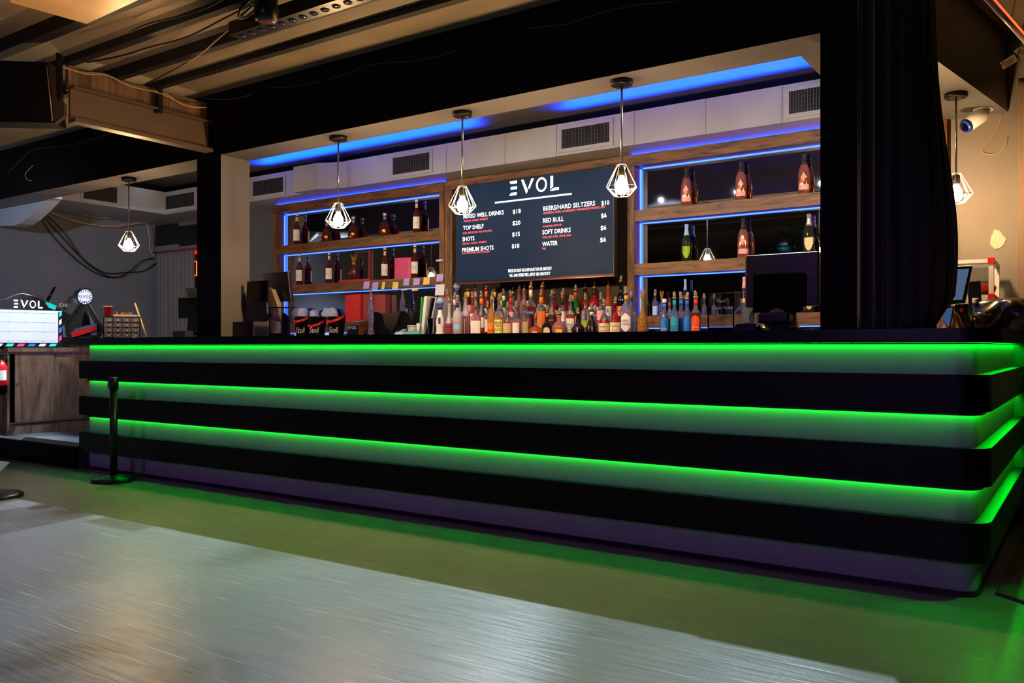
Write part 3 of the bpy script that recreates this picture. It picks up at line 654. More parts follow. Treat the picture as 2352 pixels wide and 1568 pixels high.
LQ(1230, 717, 29, 'f', 'squat', 'orange', 'squat clear round bottle of orange spirit below the one with the blue name strip', lab='pink', lz=(.1, .3), lhalf=.4)
LQ(1257, 701, 25, 'f', 'squat', 'dark', 'small dark brown bottle with arched cream label and orange neck', lab='cream', lz=(.03, .26), lhalf=.55, neck='orange', arch=True, txt=('Don Julio', 'brown', .3))
LQ(1285, 706, 31, 'f', 'disc', 'pink', 'flattened round pink bottle with pointed yellow label', lab='goldy', lz=(.06, .34), lhalf=.45, fy=.7, txt=('^', 'purple', .4), arch=True)
LQ(1310, 676, 19, 'f', 'std', 'amber', 'amber single malt bottle with tall white label marked 12', lab='white', lz=(.06, .52), lhalf=1.0, txt=('MACALLAN|12', 'black', .5))
LQ(1328, 705, 27, 'f', 'squat', 'dark', 'round dark red bottle with a white metal cross on its front', lab='silver', lz=(.05, .42), lhalf=.07)
LQ(1359, 697, 25, 'f', 'cone', 'dark', 'dark conical liqueur bottle with rust shoulder and boxed brown label', lab='brown', lz=(.02, .17), lhalf=1.0, txt=('Disaronno', 'white', .5), neck='white')
LQ(1388, 685, 23, 'f', 'bell', 'red', 'left of two matching cognac bottles with cream labels', lab='cream', lz=(.10, .43), lhalf=1.05, txt=('Hennessy|~', 'black', .5))
LQ(1413, 681, 23, 'f', 'bell', 'red', 'right of two matching cognac bottles with cream labels', lab='cream', lz=(.10, .43), lhalf=1.05, txt=('Hennessy|~', 'black', .5))
LQ(1438, 657, 23, 'f', 'std', 'purple', 'clear lilac bottle with white six sided label reading ESPERO', lab='white', lz=(.10, .55), lhalf=1.0, deco='hex', neck='gold', txt=('ESPERO|OHO', 'black', .34))
LQ(1450, 668, 20, 'm', 'std', 'blueglass', 'plain lilac blue bottle half hidden behind the six sided label', lab=None)
# middle row
LQ(1027, 662, 14, 'm', 'tall', 'red', 'clear bottle with red neck and red striped body behind the rose flask', lab='red', lz=(.3, .5), neck='red')
LQ(1044, 670, 15, 'm', 'tall', 'clear', 'clear bottle with pourer and white label just left of the blue neck band', lab='white', lz=(.3, .5), neck='white')
LQ(1085, 669, 14, 'm', 'tall', 'rose', 'slim bottle of rose spirit behind the bottle with the tree', lab='white', lz=(.3, .6))
LQ(1106, 667, 19, 'm', 'tall', 'orange', 'orange necked bottle with spotted white front, behind the white square label', lab='white', lz=(.25, .5), neck='orange', lhalf=1.1)
LQ(1120, 690, 14, 'm', 'std', 'red', 'red orange bottle partly behind the plain white square label', lab='white', lz=(.2, .6), lhalf=.8)
LQ(1131, 667, 20, 'm', 'cone', 'ceramic', 'white cone shouldered bottle behind the tan label', lab='red', lz=(.58, .61), lhalf=1.2)
LQ(1150, 672, 18, 'm', 'round', 'gold', 'golden bottle with yellow neck label behind the yellow 818 label', lab=None, neck='goldy')
LQ(1173, 666, 18, 'm', 'round', 'rose', 'pale bottle with a magenta bow at its neck', lab='pink', lz=(.35, .62), neck='red')
LQ(1211, 690, 16, 'm', 'round', 'pink', 'small pink bottle between the tall frosted pink bottles and the blue name strip', lab=None)
LQ(1219, 646, 20, 'm', 'std', 'red', 'red aperitif bottle with blue strip reading CAMPARI', lab='navy', lz=(.45, .55), lhalf=1.1, txt=('CAMPARI', 'white', .7), neck='cream')
LQ(1243, 663, 22, 'm', 'std', 'orange', 'bright orange bottle with square orange label and gold neck', lab='orange', lz=(.12, .62), lhalf=.8, neck='orange')
LQ(1267, 665, 24, 'm', 'bell', 'red', 'amber bottle with slanted black tag on a cream label', lab='black', lz=(.34, .55), lhalf=.6, txt=('=', 'gold', .5))
LQ(1292, 669, 16, 'm', 'tall', 'pink', 'bottle with black neck and white lettered front, above the pointed yellow label', lab='white', lz=(.4, .66), neck='black', txt=('= =', 'pink', .4))
LQ(1315, 678, 19, 'm', 'std', 'dark', 'black and cream labelled bottle just behind the tall white malt label', lab='cream', lz=(.3, .6))
LQ(1345, 672, 19, 'm', 'std', 'clear', 'clear bottle with lime green label behind the conical liqueur bottle', lab='green', lz=(.26, .44), lhalf=1.1)
LQ(1380, 671, 17, 'm', 'round', 'pink', 'pale pink bottle behind the left cognac bottle', lab='pink', lz=(.45, .7))
LQ(1366, 700, 16, 'm', 'std', 'orange', 'short orange bottle glimpsed between liqueur and cognac', lab=None)
# back row on the step
LQ(1050, 648, 19, 'b', 'azul', 'ceramic', 'white ceramic bottle with blue painted collar, standing in the back row by the shelf post', lab='navy', lz=(.42, .62), lhalf=.25, cap='azul')
LQ(1075, 653, 22, 'b', 'round', 'whisky', 'dark cognac with yellow neck under the left corner of the screen', lab='pink', lz=(.3, .6), neck='goldy', cap='tube')
LQ(1092, 652, 17, 'b', 'tall', 'clear', 'clear bottle with peach and green neck bands in the back row', lab='silver', lz=(.3, .55), neck='pink')
LQ(1117, 651, 23, 'b', 'bell', 'red', 'dark red cognac with orange neck and round white label in the back row', lab='white', lz=(.12, .5), neck='orange')
LQ(1136, 653, 16, 'b', 'tall', 'black', 'slim black bottle with yellow neck band in the back row', lab=None, neck='goldy', cap='tube')
LQ(1157, 662, 19, 'b', 'round', 'green', 'dark green bottle with white neck label in the back row', lab='cream', lz=(.3, .6), neck='white')
LQ(1178, 659, 19, 'b', 'std', 'clear', 'clear bottle with long slim gold pourer above the magenta bow', lab='lblue', lz=(.3, .6), cap='tube')
LQ(1193, 654, 24, 'b', 'tall', 'frost', 'tall frosted pink bottle, left of the frosted pair', lab=None, fill=(.5, 'pink'))
LQ(1204, 652, 20, 'b', 'tall', 'pink', 'tall frosted pink bottle with gold tube pourer, right of the frosted pair', lab=None, cap='tube')
LQ(1246, 645, 21, 'b', 'tall', 'amber', 'bottle with tall white label bearing a single large black character', lab='white', lz=(.22, .56), txt=('白', 'black', .6), lhalf=.9)
LQ(1273, 660, 24, 'b', 'bell', 'red', 'deep red bottle with beige label and blue neck', lab='cream', lz=(.15, .5), neck='navy', cap='tube')
LQ(1295, 661, 18, 'b', 'tall', 'red', 'slim red bottle in shadow above the white lettered bottle', lab='black', lz=(.2, .4))
LQ(1322, 653, 20, 'b', 'tall', 'green', 'green whiskey bottle with red neck top', lab='cream', lz=(.08, .42), neck='red', txt=('50', 'green', .5))
LQ(1344, 648, 26, 'b', 'round', 'red', 'wide red bottle with black collar in the back row', lab=None, neck='black', cap='tube', sq=0)
LQ(1365, 647, 25, 'b', 'round', 'red', 'wide whisky bottle with white label and one brushed character', lab='white', lz=(.2, .5), lhalf=1.0, neck='black', txt=('香', 'black', .7), cap='tube')
LQ(1397, 644, 18, 'b', 'tall', 'orange', 'slim whisky bottle with narrow white label of two stacked characters', lab='white', lz=(.05, .50), txt=('天|堂', 'black', .8), cap='tube')
LQ(1426, 632, 18, 'b', 'round', 'black', 'black cream liqueur bottle with orange label, tallest at the right end', lab='orange', lz=(.22, .45), lhalf=1.0, neck=None, txt=('BAILEYS', 'brown', .3))
# shaker and rest of the right hand group
sh = at(992, 768, Y=5.2); shk = thing('cocktail_shaker', 'polished steel shaker tin standing before the leaning folders', 'shaker', (sh.x, 5.2, C2))
MB().lathe([(.026, 0), (.028, .004), (.041, .155), (.043, .158), (.041, .16), (.040, .155), (.026, .006), (0, .006)], (sh.x, 5.2, C2), 20).build('cup', CHROME, shk)
B(1476, 663, 26, 5.25, C2, 'cone', 'gold', label='spiky amber glass bottle with a crown stopper, left of the blue lit bottles', cap='crown', deco='dimples', name='ornate_bottle')
GB = 'blue lit bottles right of the crown stopper'
def RB(px, yt, w_, Y, z, typ, body, label, **kw): return B(px, yt, w_, Y, z, typ, body, label=label, group=GB, **kw)
RB(1526, 686, 19, 5.24, C2, 'tall', 'blueglass', 'clear bottle with arched mid blue label and white cap, leftmost of the arched labels', lab='blue', lz=(.04, .42), arch=True, neck='blue', cap='cork', capm='white', txt=('o', 'pink', .4))
RB(1538, 684, 16, 5.33, C2, 'tall', 'purple', 'clear bottle with arched black label behind the blue and teal labels', lab='black', lz=(.04, .42), arch=True, neck='brown', cap='cork', txt=('KIRK', 'red', .2))
RB(1549, 669, 20, 5.22, C2, 'tall', 'blueglass', 'clear bottle with arched teal label and round dark badge', lab='teal', lz=(.04, .42), arch=True, neck='teal', txt=('O', 'navy', .4))
RB(1564, 669, 20, 5.42, C2, 'tall', 'purple', 'clear bottle with blue label just right of the teal label', lab='navy', lz=(.04, .40), arch=True, neck='blue')
RB(1578, 670, 20, 5.28, C2, 'tall', 'blueglass', 'clear bottle with dark blue label beside the orange label', lab='blue', lz=(.04, .42), arch=True, neck='blue', txt=('~', 'navy', .3))
RB(1598, 667, 23, 5.26, C2, 'tall', 'whisky', 'brown liquor bottle with arched bright orange label', lab='rust', lz=(.04, .42), arch=True, neck='red', txt=('WESTERN', 'white', .14), fill=(.60, 'clear'))
LZ = 1.2325
RB(1505, 664, 14, 5.81, LZ, 'std', 'clear', 'bottle with white label on the low shelf behind the crown stopper', lab='lblue', lz=(.05, .5))
B(1520, 668, 16, 5.81, LZ, 'ornate', 'purple', label='small carved clear bottle with crown top on the low right shelf', cap='crown', name='ornate_bottle')
B(1574, 641, 14, 5.81, LZ, 'champ', 'dark', label='dark champagne bottle on the low shelf above the dark blue label', lab=None, neck='lblue', cap=None, name='champagne_bottle')
B(1618, 673, 12, 5.81, LZ, 'bell', 'blueglass', label='small blue bottle with pourer just left of the tip box', name='liquor_bottle')
B(1640, 674, 12, 5.81, LZ, 'bell', 'purple', label='small lilac bottle with pourer seen through the tip box', name='liquor_bottle')
B(1709.5, 636, 20, 5.81, LZ, 'champ', 'dark', label='dark champagne bottle with pale shield label behind the glass pitchers', lab='tan', lz=(.08, .42), deco='shield', neck='pink', cap=None, name='champagne_bottle')
B(1859, 632, 24, 5.81, LZ, 'champ', 'olive', label='dark champagne bottle with tan shield label on the low shelf at the right edge', lab='tan', lz=(.08, .42), deco='shield', neck='black', cap=None, name='champagne_bottle')
# champagne on the right hand shelves
S1, S2 = 2.0235, 1.6225
GC = 'champagne bottles on the right shelves'
for px, yt, w_, z, body, lab, deco, nk, l in ((1576.7, 382, 25, S1, 'rosegold', 'pink', 'spade', 'black', 'pink gold champagne bottle with spade emblem, leftmost on the upper right shelf'),
      (1702, 367, 26, S1, 'rosegold', 'pink', 'spade', 'black', 'pink gold champagne bottle with spade emblem, middle of the upper right shelf'),
      (1847, 349, 27, S1, 'rosegold', 'pink', 'spade', 'black', 'pink gold champagne bottle with spade emblem at the right end of the upper shelf'),
      (1577, 515, 23, S2, 'olive', 'green', 'shield', 'lblue', 'dark green champagne bottle with bright green shield label'),
      (1707, 499, 25, S2, 'rosegold', 'pink', 'spade', 'black', 'pink gold champagne bottle with spade emblem on the middle right shelf'),
      (1858, 491, 26, S2, 'olive', 'cream', 'shield', 'silver', 'dark champagne bottle with cream shield label on the middle right shelf')):
    d = place(px, yt, w_, 5.81, z, 0); bottle('champ', body=body, lab=lab, lz=(.08, .40), deco=deco, neck=nk, cap=None, name='champagne_bottle', label=l, group=GC, **d)
# whisky and cognac on the left hand shelves
GW = 'whisky bottles on the left shelves'
for px, yt, w_, z, l in ((682, 490, 17, S1, 'whisky bottle with white label, at the left end of the upper left shelf'), (957, 458, 18, S1, 'whisky bottle with white label, at the right end of the upper left shelf'),
      (688, 583, 17, S2, 'whisky bottle with white label, at the left end of the middle left shelf'), (756, 579, 17, S2, 'whisky bottle with white label, just left of the red tray'),
      (884, 568, 17, S2, 'whisky bottle with white label, just left of the magenta box'), (953, 561, 18, S2, 'whisky bottle with white label, just right of the magenta box')):
    B(px, yt, w_, 5.81, z, 'whisky', 'whisky', label=l, lab='white', lz=(.14, .52), lhalf=.95, txt=('~|.', 'black', .3), neck='cream', cap='cork', capm='cream', name='whisky_bottle', group=GW)
for px, yt, w_, l in ((751, 505, 24, 'bell shaped cognac bottle behind the second pendant lamp'), (812, 497, 25, 'bell shaped cognac bottle, middle one on the upper left shelf'), (884, 489, 27, 'bell shaped cognac bottle, right one on the upper left shelf')):
    B(px, yt, w_, 5.81, S1, 'bell', 'whisky', label=l, lab='gold', lz=(.18, .30), lhalf=.3, neck='silver', cap='cork', capm='silver', deco='dimples', name='cognac_bottle', group='bell shaped cognac bottles on the upper left shelf')
B(813, 585, 27, 5.815, S2 + .0185, 'disc', 'whisky', label='round crystal cognac decanter standing in the red presentation case', lab=None, cap='crown', fy=.45, deco='dimples', name='decanter', neck='gold')
# ================================================================== things on shelves and counters
CT = 1.078
def boxat(mb, px0, px1, y0, y1, Y, dep, mi=0):
    a, b = at(px0, y1, Y=Y), at(px1, y0, Y=Y); return mb.box((a.x, Y, a.z), (b.x, Y + dep, b.z), mi)
REDBOX = mat('red_leather_box', (176, 26, 34), .4); MAROON = mat('maroon_box', (120, 30, 40), .4); MAGENTA = mat('magenta_card', (205, 20, 120), .4)
# presentation case of the decanter
a = at(777, 640, Y=5.765); b = at(848, 640, Y=5.765)
t = thing('presentation_case', 'open red presentation case with maroon lid frame around the crystal decanter', 'case', ((a.x + b.x) / 2, 5.80, S2))
MB().box((a.x, 5.765, S2), (b.x, 5.855, S2 + .018)).build('tray', REDBOX, t)
c = at(810, 580, Y=5.83); d = at(847, 580, Y=5.83); zt = at(820, 577, Y=5.83).z
MB().box((c.x, 5.8555, S2 + .001), (c.x + .012, 5.863, zt)).box((d.x - .02, 5.845, S2 + .0185), (d.x, 5.863, zt)).box((c.x + .012, 5.8555, zt - .012), (d.x - .021, 5.863, zt)).build('lid_frame', MAROON, t)
a = at(906, 600, Y=5.77); b = at(943, 600, Y=5.77)
t = thing('gift_box', 'magenta gift box on the middle left shelf between two whisky bottles', 'box', ((a.x + b.x) / 2, 5.8, S2))
zt = at(920, 592, Y=5.77).z
MB().box((a.x, 5.77, S2), (b.x - .045, 5.86, zt)).build('box_body', MAGENTA, t); MB().box((b.x - .044, 5.772, S2), (b.x, 5.86, zt - .004)).build('box_door', mat('magenta_card_inside', (215, 50, 110), .4), t)
a = at(793, 700, Y=5.76); b = at(880, 700, Y=5.76); z1 = at(830, 675, Y=5.76).z
t = thing('gift_box', 'large red gift box with open door standing on the low left shelf', 'box', ((a.x + b.x) / 2, 5.78, LZ))
MB().box((a.x, 5.76, LZ), (a.x + (b.x - a.x) * .42, 5.86, z1)).build('box_body', REDBOX, t, bevel=.003)
MB().box((a.x + .004, 5.7585, LZ + .006), (a.x + (b.x - a.x) * .42 - .012, 5.7598, z1 - .006)).build('box_panel', mat('bright_red_panel', (205, 30, 35), .45), t)
MB().box((a.x + (b.x - a.x) * .425, 5.78, LZ), (a.x + (b.x - a.x) * .7, 5.86, z1 - .002)).box((a.x + (b.x - a.x) * .705, 5.79, LZ), (b.x, 5.86, z1 - .012)).build('box_door', mat('plum_box_side', (150, 50, 62), .4), t)
# napkin packets on the low left shelf
def blob(mb, c, s, seed=0, mi=0):
    rnd = random.Random(seed); n, m_ = 12, 7; vs = []
    for j in range(m_ + 1):
        th = math.pi * j / m_
        for i in range(n):
            ph = 2 * math.pi * i / n; k = 1 + rnd.uniform(-.16, .16)
            cx_, cy_, cz_ = math.copysign(abs(math.cos(ph)) ** .6, math.cos(ph)), math.copysign(abs(math.sin(ph)) ** .6, math.sin(ph)), math.copysign(abs(math.cos(th)) ** .7, math.cos(th))
            vs.append((c[0] + s[0] * math.sin(th) ** .6 * cx_ * k, c[1] + s[1] * math.sin(th) ** .6 * cy_ * k, c[2] + s[2] + s[2] * cz_ * (k if 0 < j < m_ else 1)))
    fs = []
    for j in range(m_):
        for i in range(n): fs.append((j * n + i, j * n + (i + 1) % n, (j + 1) * n + (i + 1) % n, (j + 1) * n + i))
    mb.add(vs, fs, mi, True); return mb
PKT = mat('white_blue_packet', (190, 205, 235), .3, noise=.25, scale=30)
for px, py, wpx, hpx, l in ((690, 726, 44, 38, 'pale blue packet left of the other packets on the low shelf'), (722, 725, 22, 32, 'small grey white patterned packet in the middle of the packets'), (758, 726, 46, 36, 'white and blue crumpled packet beside the red gift box')):
    p = at(px, py, Y=5.81); k = ppm(px, 5.81)
    tag(blob(MB(), (p.x, 5.81, LZ), (wpx / 2 / k, .045, hpx / 2 / k), px).build('packet', PKT), l, 'packet')
# black ice buckets with red handles
BKT = mat('bucket_black', (16, 16, 18), .25)
for i, (px, l) in enumerate(((697, 'black ice bucket with red handle, left of three and mostly hidden'), (729, 'black ice bucket with red handle, middle of three'), (773, 'black ice bucket with red handle and white script, right of three'))):
    Y = 5.30 - .03 * i; p = at(px, 727, Y=Y); k = ppm(px, Y); r = 21 / k; z0 = C2
    t = thing('ice_bucket', l, 'bucket', (p.x, Y, z0), 'ice buckets with red handles'); H = p.z - z0
    MB().lathe([(r * .74, 0), (r * .76, .004), (r, H - .006), (r * 1.04, H), (r * .97, H), (r * .72, .008), (0, .008)], (p.x, Y, z0), 28).build('pail', BKT, t)
    hz = [H - .012, H - .052][i % 2] if i < 2 else H - .01
    pts = [(p.x + r * 1.06 * math.cos(a_), Y + r * 1.06 * math.sin(a_), z0 + hz - .045 * abs(math.sin(a_ / 1)) + (.0)) for a_ in [-math.pi + math.pi * j / 14 for j in range(15)]]
    hb_ = MB()
    for q0, q1 in zip(pts, pts[1:]): hb_.add([q0, q1, (q1[0], q1[1], q1[2] + .022), (q0[0], q0[1], q0[2] + .022)], [(0, 1, 2, 3)])
    hb_.build('handle', REDP, t)
    ang = math.atan2(p.x, Y); ux = Vector((math.cos(ang * .6), -math.sin(ang * .6), 0)); n_ = Vector((-ux.y, ux.x, 0)) * -1
    lt = MB(); O = Vector((p.x, Y, z0 + H * .28)) + n_ * (r * .96 + .006)
    lt.text('Stoli', O, width=r * 1.05, height=.05, ux=ux, mi=0, ext=0, shear=.3, align='C'); lt.build('script_lettering', WHITEM, t)
# tilted wooden box with a blackboard front
a, b = at(797, 768, Y=5.2), at(825, 768, Y=5.2); zt = at(800, 741, Y=5.2).z
t = thing('wooden_box', 'small wooden box with blackboard front chalked in blue, beside the ice buckets', 'box', ((a.x + b.x) / 2, 5.28, C2))
MB().prism([(a.x, 5.2, C2), (a.x, 5.34, C2), (a.x, 5.34, zt + .03), (a.x, 5.2, zt)], (b.x - a.x, 0, 0)).build('box_body', WOODH, t)
MB().box((a.x - .002, 5.195, zt + .001), (b.x + .004, 5.345, zt + .008), M=None).build('lid', WOODC, t)
MB().box((a.x + .008, 5.197, C2 + .004), (b.x - .006, 5.1995, zt - .022)).build('blackboard', DEEP, t)
lt = MB(); lt.text('EVOL', (a.x + .016, 5.1965, zt - .055), width=(b.x - a.x) * .7, height=.026, ext=0); lt.build('chalk_lettering', L['lblue'], t)
MB().box((a.x + .04, 5.24, zt + .0085), (b.x - .02, 5.29, zt + .013)).build('clip', L['lblue'], t)
# black bar caddy
t0 = at(832, 768, Y=5.24).x; t1 = at(907, 768, Y=5.24).x; t2 = at(964, 768, Y=5.24).x; ztop = at(900, 713, Y=5.24).z
t = thing('bar_caddy', 'black plastic napkin and straw caddy with curved side walls, beneath the sticky notes', 'caddy', ((t0 + t2) / 2, 5.32, C2))
for x in (t0 + .02, t1 - .055, t2 - .01):
    H = ztop - C2
    MB().prism([(x, 5.22, C2), (x, 5.42, C2), (x, 5.42, C2 + H), (x, 5.36, C2 + H), (x, 5.32, C2 + H * .55), (x, 5.24, C2 + H * .15)], (.006, 0, 0)).build('side_wall', BLKPL, t)
MB().box((t0 + .0265, 5.23, C2), (t1 - .056, 5.41, C2 + .012)).box((t1 - .048, 5.23, C2), (t2 - .011, 5.41, C2 + .012)).build('tray', BLKPL, t)
MB().box((t0 + .0265, 5.405, C2 + .0125), (t1 - .056, 5.41, ztop - .01)).box((t1 - .048, 5.405, C2 + .0125), (t2 - .011, 5.41, ztop - .01)).build('back_wall', BLKPL, t)
for k, (q, zz) in enumerate(((.45, .07), (.86, .09))):
    x = t0 + (t2 - t0) * q; tag(MB().prism([(x, 5.25, C2 + .0125), (x + .05, 5.25, C2 + .0125), (x + .07, 5.40, C2 + zz), (x - .02, 5.40, C2 + zz)], (0, .001, .012)).build('napkin_stack', [PKT, MAGENTA][k]),
        ('blue white napkins lying in the black caddy', 'magenta napkins in the right bay of the black caddy')[k], 'napkins')
B(852, 660, 17, 5.17, C2, 'ornate', 'purple', label='tall ornate clear glass bottle in front of the black caddy', cap=None, deco='ribs', name='ornate_bottle')
B(925, 664, 15, 5.80, LZ, 'ornate', 'purple', label='ornate clear glass bottle standing back on the low left shelf', cap=None, deco='ribs', name='ornate_bottle')
# leaning folders, clipboard, teal box, tub
def leaning(nm, lab, cat, px0, px1, ytop, Y, thick, m, lean, gr=None):
    a, b = at(px0, 760, Y=Y), at(px1, ytop, Y=Y); h = b.z - C2
    mb = MB().prism([(a.x, Y, C2), (a.x + thick, Y, C2), (a.x + thick + lean, Y, C2 + h), (a.x + lean, Y, C2 + h)], (0, .21, 0)); return tag(mb.build(nm, m), lab, cat, gr)
leaning('folder', 'green edged folder leaning right of the black caddy', 'folder', 961, 968, 682, 5.25, .006, mat('green_card', (60, 200, 90), .5), .03)
leaning('paper_stack', 'stack of white papers between the green folder and clipboard', 'papers', 965, 975, 680, 5.25, .028, PAPER, .045)
cl = leaning('binder', 'black binder leaning beside the white papers', 'binder', 975, 985, 684, 5.25, .014, BLKPL, .07)
leaning('clipboard', 'pale grey clipboard leaning against the binder, behind the steel shaker', 'clipboard', 981, 1000, 683, 5.25, .012, mat('clipboard_grey', (190, 190, 200), .4), .085)
def sbox(nm, lab, cat, px0, px1, y0, Y, dep, m, z=C2, bevel=.002):
    a, b = at(px0, y0, Y=Y), at(px1, y0, Y=Y)
    o = tag(MB().box((a.x, Y, z), (b.x, Y + dep, a.z)).build(nm, m), lab, cat); md = o.modifiers.new('Bevel', 'BEVEL'); md.width = bevel; md.segments = 2; return o
sbox('small_box', 'small teal box at the counter edge below the tub', 'box', 930, 963, 761, 5.15, .03, mat('teal_box', (90, 205, 190), .4))
sbox('small_box', 'small white and blue box left of the teal box', 'box', 908, 925, 762, 5.15, .03, mat('white_blue_box', (190, 225, 235), .4))
p = at(945, 746, Y=5.2); t = thing('tub', 'round printed tub standing behind the teal box', 'tub', (p.x, 5.21, C2))
MB().lathe([(.034, 0), (.038, p.z - C2 - .012)], (p.x, 5.21, C2), 18).build('pot', mat('tub_print', (170, 168, 170), .4, noise=.5, scale=60), t); MB().lathe([(.04, 0), (.04, .01), (0, .011)], (p.x, 5.21, p.z - .012), 18).build('lid', WHITEM, t)
p = at(959, 742, Y=5.2); t = thing('pill_bottle', 'little white and orange bottle beside the printed tub', 'bottle', (p.x, 5.21, C2))
MB().lathe([(.014, 0), (.014, .03)], (p.x, 5.21, C2), 12).build('pot', L['orange'], t); MB().lathe([(.0142, .0305), (.015, p.z - C2)], (p.x, 5.21, C2), 12).build('cap', WHITEM, t)
# sticky notes on the shelf edges (crop 740,580 at 7.84)
NP, NY, NW, NB = mat('note_lilac', (188, 175, 235), .7), mat('note_yellow', (250, 215, 120), .7), PAPER, mat('note_blue', (40, 80, 225), .6)
def note(cx0, cy0, cx1, cy1, m, lab, sh=0, Y=SF - .0105 + .0035, cur=0):
    a, b = at(740 + cx0 / 7.84, 580 + cy1 / 7.84, Y=Y), at(740 + cx1 / 7.84, 580 + cy0 / 7.84, Y=Y); n = 5; vs = []; fs = []
    for i in range(n + 1):
        q = i / n; z = b.z + (a.z - b.z) * q; yy = Y - cur * q * q
        vs += [(a.x + sh * (1 - q), yy, z), (b.x + sh * (1 - q), yy, z), (a.x + sh * (1 - q), yy - .0006, z), (b.x + sh * (1 - q), yy - .0006, z)]
    for i in range(n):
        o = 4 * i; fs += [(o, o + 1, o + 5, o + 4), (o + 2, o + 6, o + 7, o + 3), (o, o + 4, o + 6, o + 2), (o + 1, o + 3, o + 7, o + 5)]
    fs += [(0, 2, 3, 1), (4 * n, 4 * n + 1, 4 * n + 3, 4 * n + 2)]
    mb = MB().add(vs, fs)
    tag(mb.build('sticky_note', m), lab, 'note', 'sticky notes on the left shelf unit')
for args in ((750, 515, 855, 655, NP, 'lilac sticky note, leftmost on the low shelf edge', 0), (905, 530, 1010, 680, NP, 'tilted lilac sticky note above the tall ornate bottle', .004), (1075, 525, 1130, 660, NY, 'curled narrow yellow sticky note', .006), (1270, 525, 1376, 665, NY, 'yellow sticky note hanging flat in the middle of the edge', 0),
             (1470, 460, 1576, 595, NP, 'lilac sticky note, left of the neighbouring lilac pair', 0), (1648, 458, 1762, 585, NP, 'curling lilac sticky note, right of the neighbouring lilac pair', 0), (1828, 440, 1942, 580, NY, 'yellow sticky note at the right end of the shelf edge', 0),
             (2065, 380, 2180, 525, NP, 'lilac sticky note on the upright post', 0), (2042, 568, 2205, 772, NW, 'large white note taped low on the upright post', 0), (2058, 120, 2170, 160, NW, 'thin white label stuck high on the upright post', 0),
             (1432, 645, 1540, 684, NY, 'orange yellow note peeking below the shelf edge, left one', 0), (1626, 635, 1735, 690, NY, 'orange yellow note peeking below the shelf edge, right one', 0), (1275, 667, 1362, 700, NB, 'blue note hanging below the flat yellow note', 0)):
    note(*args, cur=.01, Y=SF - .001)
# ------------------------------------------------------------------ things standing on the bar counter
def pos_terminal(lab, x, y, wid, hgt, base_w, zc=CT, turn=0, box=None, small=False, grey=False):
    """the back of a point-of-sale terminal: a screen panel, a second display on its back, a curved stand and a foot"""
    t = thing('sales_terminal', lab, 'sales terminal', (x, y, zc), rz=0)
    Mr = Matrix.Translation((x, y, zc)) @ Matrix.Rotation(turn, 4, 'Z')
    z1 = hgt; z0 = hgt - wid * .72
    tl = Matrix.Rotation(math.radians(8), 4, 'X')
    def P(mb, nm, m, bev=0): return mb.build(nm, m, t, bevel=bev)
    P(MB().box((-wid / 2, .05, z0), (wid / 2, .085, z1), M=Mr), 'touch_screen', BLKPL, .008)
    cw, ch = (box or (wid * .66, wid * .50))
    P(MB().box((-cw / 2, -.01, z0 - .03), (cw / 2, .0495, z0 - .03 + ch), M=Mr), 'customer_display', BLKGL, .006)
    P(MB().box((-base_w * .35, -.078, .035), (base_w * .35, .045, z0 - .031), M=Mr), 'stand', BLKPL, .01)
    prof = [(-base_w / 2, .0, .0), (base_w / 2, .0, .0)]
    fb = MB(); n = 14; pts0 = []; pts1 = []
    for i in range(n):
        a = 2 * math.pi * i / n; pts0.append(Mr @ Vector((base_w / 2 * math.cos(a), .02 + base_w * .38 * math.sin(a), .0))); pts1.append(Mr @ Vector((base_w / 2 * .98 * math.cos(a), .02 + base_w * .36 * math.sin(a), .014)))
    fb.add(pts0 + pts1, [tuple(range(n))[::-1], tuple(range(n, 2 * n))] + [(i, (i + 1) % n, (i + 1) % n + n, i + n) for i in range(n)]); P(fb, 'foot', BLKPL)
    sk = MB(); m_ = 8; ringz = [(.0145, .47, .33), (.03, .44, .28), (.06, .40, .20), (.09, .385, .16), (.11, .38, .14)]; vs = []
    for z, a_, b_ in ringz:
        for i in range(16):
            q = 2 * math.pi * i / 16; vs.append(Mr @ Vector((base_w * a_ * math.cos(q), .02 + base_w * b_ * math.sin(q), z)))
    sk.add(vs, [(j * 16 + i, j * 16 + (i + 1) % 16, (j + 1) * 16 + (i + 1) % 16, (j + 1) * 16 + i) for j in range(4) for i in range(16)], 0, True); P(sk, 'neck_cover', mat('grey_metallic_plastic', (120, 116, 112), .22, .8))
    return t
Yp = 4.04; a, b = at(1709, 600, Y=Yp), at(1880, 600, Y=Yp)
pos_terminal('large black sales terminal seen from behind, left of the black pillar', (a.x + b.x) / 2, 4.0, b.x - a.x, at(1795, 581, Y=Yp).z - CT, .21, box=(.235, .185))
Yp = 4.1
t = thing('cash_drawer', 'long low black and grey cash drawer under the left sales terminal', 'cash drawer', (at(560, 700, Y=3.95).x, 4.1, CT))
a, b = at(504, 740, Y=3.95), at(581, 740, Y=3.95); DZ = a.z
MB().box((a.x, 3.9605, CT), (b.x, 4.20, DZ)).build('drawer_body', mat('drawer_side_lit_grey', (92, 88, 104), .4), t, bevel=.003)  # grey stands for light falling on the drawer's side
MB().box((a.x, 3.95, CT), (b.x, 3.96, DZ)).build('drawer_front', mat('violet_black_metal', (34, 22, 38), .35), t, bevel=.002)
t = thing('sales_terminal', 'black two screen sales terminal with grey stand on the cash drawer, right of the column', 'sales terminal', (at(605, 700, Y=4.1).x, 4.1, DZ))
def quadp(mb, pts, Y, dep, mi=0): return mb.prism([at(x, y, Y=Y) for x, y in pts], (0, dep, 0), mi)
